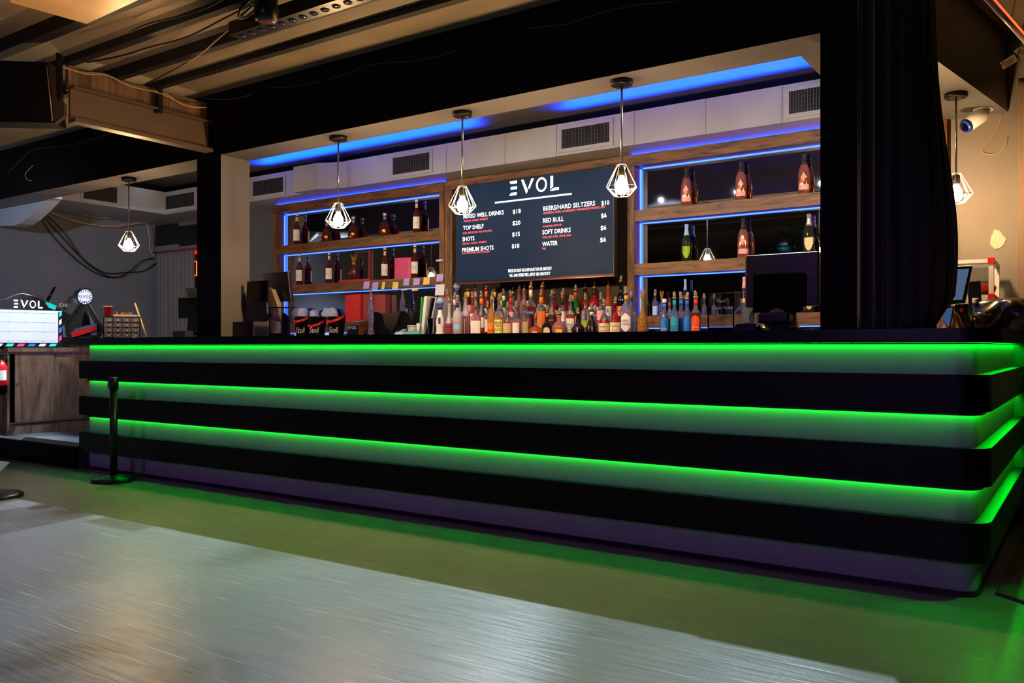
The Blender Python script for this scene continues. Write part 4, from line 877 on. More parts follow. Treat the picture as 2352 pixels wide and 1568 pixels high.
quadp(MB(), [(588, 628), (661, 623), (668, 692), (641, 692), (632, 668)], 4.16, .03).build('touch_screen', BLKPL, t, bevel=.003)
quadp(MB(), [(567, 646), (614, 643), (612, 694), (565, 694)], 4.02, .02).build('customer_display', BLKGL, t, bevel=.003)
quadp(MB(), [(616, 662), (624, 664), (640, 706), (640, 734), (612, 734), (614, 680)], 4.10, .04).build('stand', mat('warm_grey_plastic', (150, 132, 122), .35, .3), t, bevel=.006)
quadp(MB(), [(560, 672), (566, 694), (612, 694), (614, 722), (600, 738.6), (552, 738.6), (547, 700)], 4.045, .05).build('stand_back', mat('blue_black_plastic', (22, 28, 40), .35), t, bevel=.006)
def acrylic(lab, x0, x1, ytop, Y, dep, txt, frame=True):
    a, b = at(x0, 740, Y=Y), at(x1, ytop, Y=Y); h = b.z - CT; w_ = b.x - a.x
    t = thing('tip_box', lab, 'tip box', ((a.x + b.x) / 2, Y + dep / 2, CT), 'clear tip boxes')
    MB().box((a.x, Y, CT), (b.x, Y + .004, CT + .022)).box((a.x, Y, b.z - .008), (b.x, Y + .004, b.z)).box((a.x, Y, CT + .022), (a.x + .007, Y + .004, b.z - .008)).box((b.x - .007, Y, CT + .022), (b.x, Y + .004, b.z - .008)).build('front_frame', BLKGL, t)
    MB().box((a.x + .002, Y + .005, CT + .002), (a.x + .004, Y + dep, b.z - .004)).box((b.x - .004, Y + .005, CT + .002), (b.x - .002, Y + dep, b.z - .004)).box((a.x + .0045, Y + dep - .002, CT + .002), (b.x - .0045, Y + dep, b.z - .004)).build('clear_walls', CLEAR, t)
    MB().box((a.x + .007, Y + .001, CT + .022), (b.x - .007, Y + .0025, b.z - .008)).build('clear_front', CLEAR, t)
    MB().box((a.x, Y + .005, b.z - .0035), (b.x, Y + dep, b.z)).build('lid', BLKGL, t)
    n_ = len(txt)
    for i, r_ in enumerate(txt):
        MB().text(r_, ((a.x + b.x) / 2, Y - .0004, b.z - .055 - i * .035), width=w_ * (.35 + .35 * i), height=.014, align='C', ext=0).build('white_lettering', WHITEM, t)
    return t
acrylic('clear tip box with black frame reading Tips Thank You, left of the large sales terminal', 1625, 1686, 667, 4.05, .13, ['Tips!', 'Thank You!'])
acrylic('narrow clear tip box with black frame beside the left sales terminal', 618, 648, 704, 3.96, .14, ['Tips'])
a, b = at(650, 740, Y=4.0), at(683, 707, Y=4.0)
a, b = at(622, 740, Y=3.96), at(648, 707, Y=3.96)
tag(MB().prism([(a.x + .03, 4.03, CT + .003), (b.x - .02, 4.03, CT + .003), (b.x - .025, 4.03, b.z - .06), (a.x + .04, 4.03, b.z - .03)], (0, .02, 0)).build('card_stack', mat('blue_cards', (50, 90, 215), .4, noise=.4, scale=40)), 'blue cards standing in the narrow clear tip box by the left terminal', 'cards')
# card reader and glass pitchers
a, b = at(1684, 757, Y=3.95), at(1737, 741, Y=3.95)
t = thing('card_reader', 'small black card reader lying between the tip box and the large terminal', 'card reader', ((a.x + b.x) / 2, 4.0, CT))
MB().prism([(a.x, 3.95, CT), (b.x, 3.95, CT), (b.x, 3.95, b.z - .006), (b.x - .03, 3.95, b.z), (a.x + .02, 3.95, b.z), (a.x, 3.95, b.z - .018)], (0, .08, 0)).build('reader_body', BLKPL, t, bevel=.004)
MB().box((a.x + .04, 3.949, CT + .008), (a.x + .055, 3.9498, b.z - .004)).build('reader_button', DKMET, t)
for px, yt, l in ((1712, 695, 'clear glass pitcher with handle, left of the pair'), (1747, 694, 'clear glass pitcher with handle, nearest the large terminal')):
    p = at(px + 5, yt, Y=5.3); r = .052; z0 = C2; H = p.z - z0
    t = thing('glass_pitcher', l, 'pitcher', (p.x, 5.3, z0), 'glass pitchers behind the card reader')
    r = .046
    MB().lathe([(r * .8, 0), (r * .85, .004), (r, H), (r * .95, H), (r * .78, .01), (0, .01)], (p.x, 5.3, z0), 20).build('jug', G['clear'], t)
    ux = Vector((-.85, -.5, 0)); pts = [Vector((p.x, 5.3, z0)) + ux * (r * .92 + .05 * math.sin(math.pi * q / 10)) + Vector((0, 0, H * (.9 - .75 * q / 10))) for q in range(11)]
    MB().tube(pts, .006, 8).build('handle', G['clear'], t)
# counter papers near the large terminal
tag(MB().box((at(1840, 757, Y=3.85).x, 3.86, CT + .0004), (at(1880, 757, Y=3.85).x, 3.93, CT + .003)).build('receipt_paper', PAPER), 'white receipt paper lying at the foot of the large terminal', 'paper')
# left end of the bar counter
Yc = 3.95
DS = 7.12; rv = ray(195, HY).normalized(); bk = rv * .07 - R * .028; n1 = -rv
def pc(pts, k=0): return [cp(x, y, DS) + rv * k for x, y in pts]
t = thing('bottle_presenter', 'spade shaped black and chrome bottle presenter with a round lit logo disc', 'bottle presenter', (cp(195, 770, DS).x, cp(195, 770, DS).y, CT))
sp_ = [(152, 775), (150, 748), (156, 738), (172, 720), (190, 694), (198, 692), (208, 704), (226, 734), (237, 752), (236, 764), (228, 775)]
MB().prism(pc(sp_), bk).build('spade_body', BLKPL, t, bevel=.004)
MB().tube(pc(sp_, -.002), .005, 8, closed=True).build('chrome_edge', DKMET, t)
MB().prism(pc([(159, 770), (158, 750), (166, 738), (182, 722), (193, 705), (198, 702), (206, 716), (222, 742), (229, 756), (226, 770)], -.004), rv * .003).build('inner_panel', mat('smoky_mirror', (110, 108, 106), .12, .85), t)
MB().prism(pc([(186, 770), (190, 735), (194, 716), (203, 728), (210, 744), (212, 770)], -.008), rv * .003).build('dark_slot', BLKGL, t)
MB().prism(pc([(208, 770), (209, 752), (204, 722), (200, 712), (214, 738), (222, 756), (222, 770)], -.008), rv * .003).build('chrome_fin', STEEL, t)
disc = [(195.5 + 16.5 * math.cos(2 * math.pi * i_ / 32), 681.5 + 16.5 * math.sin(2 * math.pi * i_ / 32)) for i_ in range(32)]
MB().prism(pc([(195 + 20 * math.cos(2 * math.pi * i_ / 32), 681 + 21 * math.sin(2 * math.pi * i_ / 32)) for i_ in range(32)], .002), bk).build('disc_back', BLKPL, t)
rg = MB().prism(pc(disc, -.006), rv * .007)
for i_ in range(16):
    a_ = 2 * math.pi * (i_ + .3) / 16; rr = 13.6
    if -.5 < math.sin(a_) < .3 and math.cos(a_) < 0 and i_ % 2: continue
    rg.add([cp(195.5 + (rr + dx) * math.cos(a_ + dy), 681.5 + (rr + dx) * math.sin(a_ + dy), DS - .0115) for dx, dy in ((-2, 0), (0, .12), (2.4, .05), (1, -.12))], [(0, 1, 2, 3)], 1)
rg.build('lit_disc', [mat('lit_disc_white', (170, 174, 186), .4, emit=.55, ecol=(225, 232, 250)), mat('speckle_blue', (30, 50, 190), .4)], t)
lg = MB(); O = cp(184.5, 684.5, DS - .01); hh = cp(184.5, 677.5, DS - .01).z - O.z
evol(lg, O, hh, ux=R, ext=0, k=(cp(208, 684, DS - .01) - O).length / hh / 3.66); lg.build('logo', BLKPL, t)
t = thing('product_tray', 'red edged silver tray leaning inside the spade shaped presenter', 'tray', (cp(196, 765, DS - .04).x, cp(196, 765, DS - .04).y, CT))
MB().prism(pc([(166, 774), (163, 764), (222, 748), (224, 758), (170, 774)], -.04), rv * .022).build('red_rim', REDP, t)
MB().prism(pc([(166, 763), (172, 755), (200, 747), (222, 744), (223, 747.5), (164, 763.5)], -.04), rv * .022).build('silver_top', STEEL, t)
# parts organizer, also turned to the room
DO = 7.0; ro_ = ray(280, HY).normalized(); uo = Vector((-ro_.y, ro_.x, 0)) * -1
O = cp(237, 771, DO); O.z = CT; W_ = (cp(323, 771, DO) - cp(237, 771, DO)).dot(uo); H_ = cp(280, 726, DO).z - CT
Mo = Matrix.Identity(4)
for r_ in range(3): Mo[r_][0] = uo[r_]; Mo[r_][1] = ro_[r_]; Mo[r_][2] = (0, 0, 1)[r_]; Mo[r_][3] = O[r_]
t = thing('drawer_organizer', 'small grey black parts organizer with sixteen clear drawers on the bar end', 'organizer', O + uo * W_ / 2)
MB().box((0, 0, 0), (W_, .14, H_), M=Mo).build('case', BLKPL, t)
DRM = mat('grey_clear_drawer', (120, 128, 138), .2, noise=.3, scale=50)
for r_ in range(4):
    for c_ in range(4):
        x = W_ * (.03 + .24 * c_); z = H_ * (.04 + .235 * r_)
        o = MB().box((x, -.006, z), (x + W_ * .22, -.0005, z + H_ * .2), M=Mo).build('drawer', DRM, t)
        MB().box((x + W_ * .11, -.012, z + H_ * .05), (x + W_ * .15, -.0065, z + H_ * .12), M=Mo).build('drawer_pull', WHITEM, o)
ZT = CT + H_ + .0005
c = Mo @ Vector((.035, .05, 0)); c.z = ZT
t = thing('plastic_cup', 'red plastic party cup standing on the drawer organizer', 'cup', c)
MB().lathe([(.025, 0), (.027, .003), (.035, .080), (.037, .082), (.034, .081), (.025, .006), (0, .006)], c, 22).build('cup_wall', REDP, t)
MB().lathe([(.0372, .0805), (.0378, .083), (.0365, .085)], c, 22).build('rim', WHITEM, t)
tag(MB().box((.075, .01, H_ + .0005), (.30 if W_ > .31 else W_ - .02, .13, H_ + .016), M=Mo).build('notebook', mat('notebook_white', (205, 208, 214), .5, noise=.15, scale=40)), 'white notebook lying on top of the drawer organizer', 'notebook')
for i, hue in enumerate(((120, 40, 30), (160, 130, 60), (60, 60, 60), (190, 110, 40), (200, 60, 40), (90, 110, 60), (190, 60, 30), (170, 150, 90))):
    x = .085 + i * .018
    c = Mo @ Vector((x, .06, H_ + .0165))
    t = thing('lighter', ('dark red', 'brass', 'grey', 'amber', 'bright red', 'green', 'orange red', 'pale gold')[i] + ' lighter standing in the row on the white notebook', 'lighter', c, 'row of lighters')
    MB().box((x - .006, .052, H_ + .0165), (x + .006, .067, H_ + .037), M=Mo).build('tank', mat('lighter_%d' % i, hue, .3), t)
    MB().box((x - .005, .053, H_ + .0375), (x + .005, .066, H_ + .046), M=Mo).build('cap', STEEL, t)
p0, p1 = at(310, 696, Y=4.2), at(337, 770, Y=4.14); p1.z = CT + .008
tag(MB().tube([p1, p0], .0075, 8).build('wooden_stick', mat('pale_stick', (190, 180, 150), .5)), 'pale wooden stick leaning right of the drawer organizer', 'stick')
for i, (xa, xb) in enumerate(((262, 305), (312, 353))):
    a2, b2 = at(xa, 774, Y=3.8), at(xb, 774, Y=3.8)
    tag(MB().box((a2.x, 3.8, CT + .0005), (b2.x, 3.9, CT + .0035)).build('paper_sheet', PAPER), ('white paper lying before the drawer organizer', 'white paper lying on the counter right of the organizer')[i], 'paper')
# terminal at the far side of the left opening
t = thing('sales_terminal', 'black sales terminal with violet glints at the left side of the column', 'sales terminal', (at(432, 770, Y=4.1).x, 4.12, CT))
quadp(MB(), [(426, 662), (458, 661), (458, 682), (431, 682)], 4.2, .02).build('touch_screen', BLKPL, t)
quadp(MB(), [(409, 684), (454, 682), (454, 731), (409, 731)], 4.06, .03).build('customer_display', BLKGL, t, bevel=.003)
quadp(MB(), [(432, 731), (455, 731), (455, 764), (428, 764)], 4.10, .04).build('stand', BLKPL, t)
c = at(441, 764, Y=4.1); MB().lathe([(.07, 0), (.07, .008), (.06, .02), (.035, .035), (0, .04)], (c.x, 4.12, CT), 20, fy=.8).build('foot', mat('bronze_plastic', (175, 130, 100), .25, .7), t)
a2, b2 = at(397, 768, Y=3.95), at(425, 760, Y=3.95)
tag(MB().box((a2.x, 3.95, CT), (b2.x, 4.02, b2.z)).build('receipt_printer', mat('grey_black_mix', (60, 60, 66), .4)), 'small grey black device left of the far terminal foot', 'device')
# ================================================================== left side: cabinet, presenters, wall things
XC = -8.38; PZ = .18
t = thing('side_cabinet', 'low wooden cabinet with two sliding doors on the raised floor at the left', 'cabinet', (XC - .3, 4.5, PZ))
y0_, y1_ = 3.90, 5.35
MB().box((XC - .6, y0_, .96), (XC + .012, y1_, 1.0)).build('worktop', WOODC, t)
MB().box((XC - .6, y0_, PZ + .08), (XC, y0_ + .02, .9595)).box((XC - .6, y1_ - .02, PZ + .08), (XC, y1_, .9595)).box((XC - .6, y0_ + .02, PZ + .08), (XC - .02, y1_ - .02, PZ + .10)).build('carcass', WOODC, t)
MB().box((XC - .58, y0_, PZ + .001), (XC - .005, y1_, PZ + .0795)).build('kick_board', WOODC, t)
MB().box((XC - .5, y0_ + .03, PZ + .11), (XC - .48, y1_ - .03, .95)).build('inner_back', DEEP, t)
MB().box((XC - .02, y0_ + .021, PZ + .101), (XC + .004, y1_ - .021, PZ + .115)).box((XC - .02, y0_ + .021, .94), (XC + .004, y1_ - .021, .9595)).build('door_track', STEEL, t)
for i, (ya, yb) in enumerate(((y0_ + .07, y0_ + .43), (y0_ + .425, y0_ + .8))):
    dr = MB().box((XC - .012 - .008 * i, ya, PZ + .116), (XC - .004 - .008 * i, yb, .939)).build('sliding_door', WOODC, t)
    kb = MB().tube([(XC - .004 - .008 * i, (ya + .025) if i == 0 else y0_ + .75, .66), (XC + .008, (ya + .025) if i == 0 else y0_ + .75, .66)], .009, 10).build('knob', CHROME, dr)
# lit white presenter
t = thing('lit_presenter', 'large white lit bottle presenter panel with neon angular rim, on the left cabinet', 'bottle presenter', (-8.5, 4.0, 1.0))
XP = -8.42
MB().box((XP - .30, 3.45, 1.0005), (XP - .001, 4.44, 1.362)).build('case', BLKPL, t, bevel=.01)
zl0, zl1 = at(60, 784, X=XP).z, at(60, 710, X=XP).z; zl0 = 1.045; zl1 = 1.352; yr = at(133, 750, X=XP).y
MB().box((XP - .0005, 3.47, zl0), (XP + .006, yr, zl1)).build('light_panel', mat('lit_panel_white', (150, 154, 162), .4, emit=.48, ecol=(222, 228, 245)), t, bevel=.004)
ln = MB()
for i in range(4):
    z = zl0 + (zl1 - zl0) * (.06 + .29 * i); ln.box((XP + .0062, 3.47, z), (XP + .0072, yr - .02, z + .003))
    for y in (3.6, 3.75, 3.92, 4.08, 4.24): ln.box((XP + .0073, y, z - .006), (XP + .0085, y + .008, z + .006))
ln.build('led_rows', mat('led_row_grey', (150, 155, 165), .4), t)
rm = MB(); cols = [mat('neon_teal', (30, 190, 190), .4, emit=.8), mat('neon_pink', (220, 60, 110), .4, emit=.5), mat('neon_blue', (40, 90, 220), .4, emit=.8), WHITEM]
for i in range(9):
    y = 3.5 + i * .1; rm.prism([(XP + .0005, y, 1.012), (XP + .0005, y + .06, 1.012), (XP + .0005, y + .08, 1.038), (XP + .0005, y + .02, 1.038)], (.002, 0, 0), i % 4)
for i in range(4):
    z = 1.06 + i * .08; rm.prism([(XP + .0005, yr + .012, z), (XP + .0005, yr + .035, z + .02), (XP + .0005, yr + .035, z + .065), (XP + .0005, yr + .012, z + .045)], (.002, 0, 0), (i + 1) % 4)
rm.build('neon_pattern', cols, t)
t = thing('car_sign', 'dark car shaped presenter sign with glowing logo letters behind the white lit panel', 'sign', (-8.8, 4.1, 1.0))
XS = -8.78
car = [(-6, 797), (-6, 690), (14, 686), (34, 677), (52, 674), (78, 680), (100, 690), (128, 705), (160, 722), (160, 797)]
MB().prism([at(x, y, X=XS) for x, y in car], (-.06, 0, 0)).build('board', mat('charcoal_board', (38, 40, 44), .3), t)
MB().tube([at(x, y, X=XS) for x, y in car[1:7]], .004, 6).build('chrome_line', STEEL, t)
MB().tube([at(109, 690, X=XS + .01), at(126, 659, X=XS + .01)], [.018, .012], 8).build('antenna_fin', BLKGL, t)
lg = MB(); O = at(31, 706, X=XS + .003); e_ = at(98, 706, X=XS + .003); hh = at(31, 688, X=XS + .003).z - O.z
evol(lg, O, hh, ux=(0, 1, 0), ext=0, k=(e_.y - O.y) / hh / 3.66)
for txt_, xa in (('DE', 137),):
    o2 = at(xa, 704, X=XS + .003); MB().text(txt_, o2, width=.09, height=.035, ux=(0, 1, 0), ext=0).build('small_lettering', WHITEM, t)
lg.build('lit_lettering', mat('lit_letter_white', (245, 240, 250), .4, emit=1.5), t)
tl_ = MB(); tl_.prism([at(x, y, X=XS + .004) for x, y in ((103, 693), (118, 697), (130, 703), (126, 712), (112, 706))], (.003, 0, 0)); tl_.build('teal_patch', cols[0], t)
# black stand with the fire extinguisher
tag(MB().box((-8.95, 3.28, .001), (-8.36, 3.755, .995)).build('black_stand', DEEP), 'black box shaped stand left of the wooden cabinet', 'stand')
c = at(2, 850, X=-8.28); t = thing('fire_extinguisher', 'red fire extinguisher at the left edge before the black stand', 'fire extinguisher', (-8.28, c.y - .02, .67))
zt, zb = at(2, 826, X=-8.28).z, at(2, 885, X=-8.28).z
MB().lathe([(.06, 0), (.07, .012), (.07, zt - zb - .06), (.05, zt - zb - .02), (.022, zt - zb)], (-8.28, c.y - .02, zb), 24).build('cylinder', REDP, t)
MB().lathe([(.071, 0), (.071, .09)], (-8.28, c.y - .02, zb + .05), 16, a0=-1.6, a1=.6).build('label', PAPER, t)
MB().lathe([(.02, 0), (.02, .03)], (-8.28, c.y - .02, zt), 10).tube([(-8.28, c.y - .02, zt + .03), (-8.22, c.y + .03, zt + .055)], .008, 6).tube([(-8.28, c.y - .02, zt + .03), (-8.21, c.y + .04, zt + .02)], .006, 6).build('valve', BLKPL, t)
MB().box((-8.359, c.y - .05, zb + .05), (-8.345, c.y + .01, zb + .12)).build('wall_bracket', DKMET, t)
# stanchions
def stanchion(lab, x, y, h, r):
    t = thing('stanchion', lab, 'barrier post', (x, y, 0), 'black belt barrier posts')
    MB().lathe([(r, 0), (r, .02), (r * .9, .032), (.04, .04), (.03, .05)], (x, y, .0005), 32).build('base', DKMET if r > .165 else mat('satin_black', (20, 20, 20), .35), t)
    MB().lathe([(.027, .0505), (.027, h - .09)], (x, y, 0), 20).build('post', mat('satin_black', (20, 20, 20), .35), t)
    MB().lathe([(.034, h - .0895), (.034, h - .005), (.03, h)], (x, y, 0), 20).build('belt_head', BLKPL, t)
    MB().box((x - .05, y - .018, h - .08), (x - .0345, y + .018, h - .02)).build('belt_clip', BLKPL, t)
c = at(261, 1105, Z=0); stanchion('black belt barrier post standing before the left end of the bar', c.x, c.y, at(255, 866, Y=c.y).z, .155)
c = at(-12, 1142, Z=0); stanchion('belt barrier post at the left edge of the photo with grey round base', c.x, c.y, .99, .17)
# curtains
def curtain(name, lab, path, z0, z1, folds, amp, m, flare=None, grp=None):
    """path: list of (x, y) plan points; folds as waves along it; flare(t, s) shifts"""
    P = [Vector((x, y, 0)) for x, y in path]; n = folds * 10; rows = 26
    ln_ = [0];
    for a_, b_ in zip(P, P[1:]): ln_.append(ln_[-1] + (b_ - a_).length)
    vs = []
    for j in range(rows + 1):
        q = j / rows; z = z1 + (z0 - z1) * q
        for i in range(n + 1):
            s = ln_[-1] * i / n; k = 0
            while k < len(P) - 2 and ln_[k + 1] < s: k += 1
            u = (s - ln_[k]) / (ln_[k + 1] - ln_[k]); p = P[k].lerp(P[k + 1], u); d_ = (P[k + 1] - P[k]).normalized(); nn = Vector((d_.y, -d_.x, 0))
            ph = i / n * folds * 2 * math.pi + .5 * math.sin(i / n * 9 + 2 * q)
            off = amp * (.45 + .55 * q) * math.sin(ph) + amp * .35 * math.sin(ph * 2.3 + 1 + q)
            p = p + nn * off
            if flare: p = p + flare(i / n, q)
            vs.append((p.x, p.y, z))
    fs = [(j * (n + 1) + i, j * (n + 1) + i + 1, (j + 1) * (n + 1) + i + 1, (j + 1) * (n + 1) + i) for j in range(rows) for i in range(n)]
    o = MB().add(vs, fs, 0, True).build(name, m); tag(o, lab, 'curtain', grp)
    md = o.modifiers.new('Solidify', 'SOLIDIFY'); md.thickness = .003; return o
CUR = mat('black_velvet', (16, 14, 13), .75, noise=.2, scale=30); CUR.node_tree.nodes['Principled BSDF'].inputs['Sheen Weight'].default_value = .25
def fl(t_, q):
    s = max(0, (t_ - .45) / .55); bulge = math.exp(-((q - .80) / .28) ** 2) * .075 * s + .03 * q * s; pinch = (-.07 * s if q > .93 else 0) * min(1, (q - .93) / .07)
    return Vector((bulge + pinch, -.01 * q, 0))
curtain('black_curtain', 'tall black curtain tied round the right pillar, falling onto the bar', [(-.82, 3.775), (-.70, 3.765), (-.60, 3.78), (-.57, 3.84), (-.565, 3.95)], CT + .003, CEIL - .002, 7, .014, CUR, fl)
GC_ = mat('grey_curtain', (88, 86, 84), .8, noise=.1, scale=20)
a, b = at(362, 600, Y=5.83), at(446, 600, Y=5.83)
curtain('grey_curtain', 'dark grey pleated curtain hanging on the back wall at the left', [(a.x, 5.83), (b.x, 5.83)], PZ + .05, at(400, 577, Y=5.83).z, 9, .022, GC_)
tag(MB().tube([(a.x - .05, 5.80, at(400, 575, Y=5.8).z), (b.x + .4, 5.80, at(400, 575, Y=5.8).z)], .008, 8).build('curtain_rail', mat('red_rail', (150, 10, 14), .4)), 'red rail above the dark grey curtain', 'rail')
t = thing('neon_sign', 'small red neon sign between the grey curtain and the column', 'sign', (at(449, 620, Y=5.86).x, 5.86, 1.6))
m_ = MB(); quadp(m_, [(441, 575), (470, 573), (470, 582), (441, 584)], 5.86, .02); m_.build('red_bar', mat('red_glow', (230, 20, 20), .4, emit=1.2), t)
m_ = MB(); m_.tube([at(444, 600, Y=5.87), at(452, 600, Y=5.87), at(452, 632, Y=5.87), at(446, 632, Y=5.87)], .008, 6); m_.build('neon_tube', mat('orange_glow', (255, 90, 30), .4, emit=3), t)
m_ = MB(); quadp(m_, [(441, 596), (470, 596), (470, 640), (441, 640)], 5.90, .01); m_.build('back_plate', mat('sign_dark_red', (110, 10, 20), .4), t)
t = thing('wall_grille', 'dark metal ventilation grille pair above the grey curtain', 'grille', (at(405, 540, Y=5.9).x, 5.9, 1.9))
for xa, xb in ((356, 406), (411, 470)):
    p0, p1 = at(xa, 565, Y=5.92), at(xb, 512, Y=5.92)
    gm = MB(); gm.box((p0.x, 5.92, p0.z), (p1.x, 5.945, p1.z)); gm.build('panel', mat('grille_black', (26, 26, 28), .45), t)
    gm = MB()
    for i in range(12):
        z = p0.z + (p1.z - p0.z) * (i + .5) / 12; gm.box((p0.x + .015, 5.912, z - .004), (p1.x - .015, 5.9195, z + .003))
    gm.build('slats', DKMET, t)
# disco ball in the room, seen in the mirror
t = thing('mirror_ball', 'mirror ball hanging in the room, seen reflected in the right shelf mirror', 'mirror ball', (-3.61, -.38, 2.31))
mb_ = MB(); n, m2 = 28, 16
pr = [(.15 * math.sin(math.pi * j / m2), .15 - .15 * math.cos(math.pi * j / m2)) for j in range(m2 + 1)]; mb_.lathe(pr, (-3.61, -.38, 2.31), n); mb_.sm = [False] * len(mb_.sm)
mb_.build('ball', mat('ball_mirror', (120, 190, 220), .12, 1), t); MB().tube([(-3.61, -.38, 2.6105), (-3.61, -.38, CEIL - .001)], .004, 6).build('chain', STEEL, t)
# ================================================================== ceiling things
BEAMM = mat('beam_brown_paint', (84, 68, 60), .45, noise=.15, scale=5)
XB = -5.30
t = thing('steel_beam', 'brown grey steel channel beam under the ceiling joists at the upper left', 'beam', (XB - .1, 3.3, 2.42))
MB().box((XB - .02, 2.84, 2.4205), (XB, HD_Y0 - .001, 2.62)).build('web', BEAMM, t)
MB().box((XB - .02, 2.84, 2.408), (XB + .06, HD_Y0 - .001, 2.42)).box((XB + .052, 2.84, 2.4205), (XB + .06, HD_Y0 - .001, 2.432)).build('bottom_flange', BEAMM, t)
MB().box((XB - .06, 2.84, 2.6205), (XB + .045, HD_Y0 - .001, 2.632)).build('top_flange', BEAMM, t)
MB().box((XB - .06, 2.84, 2.6325), (XB - .02, HD_Y0 - .001, 2.775)).build('timber_packing', WOODC, t)
MB().box((XB + .001, 3.42, 2.60), (XB + .05, 3.45, 2.775)).build('clamp', DKMET, t)
# black hanging panel at the beam's near end, square to the room's middle
t = thing('hanging_panel', 'big flat black panel with tilted side bracket hanging at the upper left edge', 'panel', (-5.9, 2.4, 2.38))
dpt = 4.95
fr_ = [(-60, 136), (109, 143), (124, 282), (-60, 279)]
P_ = [cp(x, y, dpt) for x, y in fr_]; Nn = (F * .14)
MB().prism(P_, Nn).build('panel_body', DEEP, t)
P2 = [cp(x, y, dpt) for x, y in ((109, 143), (128, 152), (131, 222), (146, 238), (146, 266), (125, 283))]
MB().prism([p + F * .001 + R * .002 for p in P2], F * .03).build('end_bracket', mat('bracket_brown', (60, 46, 40), .45, .2), t)
MB().prism([cp(x, y, dpt - .01) for x, y in ((128, 120), (140, 124), (141, 222), (136, 232), (131, 224))], F * .02).build('hanger_strap', DKMET, t)
MB().tube([cp(107, 150, dpt - .002), cp(121, 278, dpt - .002)], .004, 6).build('lit_edge_line', mat('lit_edge_tone', (150, 125, 105), .4, .3), t)  # pale line painted for the light along the panel's edge
# long light batten with round lenses, spotlight clamp, end of a lamp housing
def zpl(px, py, Z): return at(px, py, Z=Z)
t = thing('light_batten', 'long black batten light with a row of round lenses between the ceiling joists', 'light batten', (-4.3, 2.9, 2.62))
A0, A1 = zpl(545, 88, 2.66), zpl(835, -8, 2.66)
yb_ = (A0.y + A1.y) / 2
MB().box((A0.x, yb_ - .05, 2.66), (A1.x, yb_ + .05, 2.73)).build('housing', BLKPL, t)
nl = 12; lm = MB()
for i in range(nl):
    x = A0.x + (A1.x - A0.x) * (i + .6) / nl; ls = MB().lathe([(.001, -.004), (.018, -.006), (.024, -.001)], (x, yb_, 2.66), 14).build('lens', mat('lens_glass', (70, 72, 90), .1, .3), t)
for x in (A0.x + .3, A1.x - .3): MB().box((x - .01, yb_ - .02, 2.7305), (x + .01, yb_ + .02, 2.828)).build('mount', DKMET, t)
c = at(612, 20, Y=2.62)
t = thing('stage_lamp', 'dark stage lamp head with coiled cables at the top, left of centre', 'stage lamp', (c.x, 2.62, c.z - .08))
MB().lathe([(.04, -.06), (.055, -.05), (.058, .0), (.045, .04), (.0, .05)], (c.x, 2.62, c.z), 18).build('head', BLKPL, t)
MB().lathe([(0, -.063), (.036, -.062), (.039, -.0605)], (c.x, 2.62, c.z), 16).build('lens', mat('brown_lens', (110, 70, 50), .15), t)
cbm = MB()
for k in range(4):
    cbm.tube([(c.x - .04 + .1 * math.cos(a_ * .9 + k) , 2.60 + .05 * math.sin(a_ + k), c.z + .02 + .012 * k + .05 * math.sin(a_ * 1.3 + k)) for a_ in [i * .5 for i in range(12)]], .005, 6)
cbm.build('coiled_cable', BLKPL, t)
MB().tube([(c.x, 2.62, c.z + .06), (c.x, 2.62, CEIL - .001)], .012, 8).build('mount', DKMET, t)
A, Bq = at(985, 2, Z=2.70), at(1062, -8, Z=2.70)
t = thing('lamp_housing', 'white rounded end of a lamp housing cut by the top edge', 'lamp', ((A.x + Bq.x) / 2, A.y - .1, 2.7))
MB().box((A.x, A.y - .22, 2.70), (A.x + .26, A.y + .012, 2.80)).build('housing', WHITEM, t, bevel=.02)
MB().box((A.x + .05, A.y - .15, 2.8005), (A.x + .2, A.y - .05, 2.829)).build('mount', DKMET, t)
# lower ceiling board in the upper left corner
q = [zpl(20, -60, 2.70), zpl(24, 8, 2.70), zpl(199, 57, 2.70), zpl(345, -10, 2.70), zpl(345, -60, 2.70)]
struct(MB().prism([(p.x, p.y, 2.705) for p in q], (0, 0, .02)).build('trim_2', mat('ceiling_panel_tan', (168, 140, 100), .3, noise=.12, scale=6)))
# cables
CABW, CABB, CABD = mat('cable_tan', (170, 140, 105), .5), mat('cable_black', (18, 18, 18), .5), mat('cable_dull', (70, 70, 82), .5)
def cable(lab, pts, r, m, Y=None, X=None, Z=None):
    P = [at(x, y, X=X, Y=Y, Z=Z) for x, y in pts] if not isinstance(pts[0], Vector) else pts
    out = []
    for i in range(len(P) - 1):                                   # Catmull-Rom through the given points
        p0, p1, p2, p3 = P[max(i - 1, 0)], P[i], P[i + 1], P[min(i + 2, len(P) - 1)]
        for k in range(5):
            u = k / 5; out.append(.5 * ((2 * p1) + (p2 - p0) * u + (2 * p0 - 5 * p1 + 4 * p2 - p3) * u * u + (3 * p1 - p0 - 3 * p2 + p3) * u ** 3))
    out.append(P[-1]); return tag(MB().tube(out, r, 6).build('cable', m), lab, 'cable')
WXc = WX + .03
cable('dark cable sagging across the left wall, upper of the bundle', [(86, 480), (130, 530), (185, 590), (240, 626), (290, 625), (330, 622), (358, 604)], .006, CABB, X=WXc)
cable('dark cable sagging lowest across the left wall', [(84, 478), (120, 540), (180, 600), (235, 633), (285, 632), (325, 600), (355, 592)], .006, CABB, X=WXc + .02)
cable('dark cable between the other two sagging on the left wall', [(88, 478), (140, 525), (190, 595), (238, 630), (270, 636), (300, 622)], .006, CABB, X=WXc + .04)
cable('tan cable drooping from the elbow duct behind the left pendant', [(88, 473), (120, 488), (150, 500), (205, 515), (260, 521), (310, 514), (348, 509)], .006, CABW, X=WXc + .06)
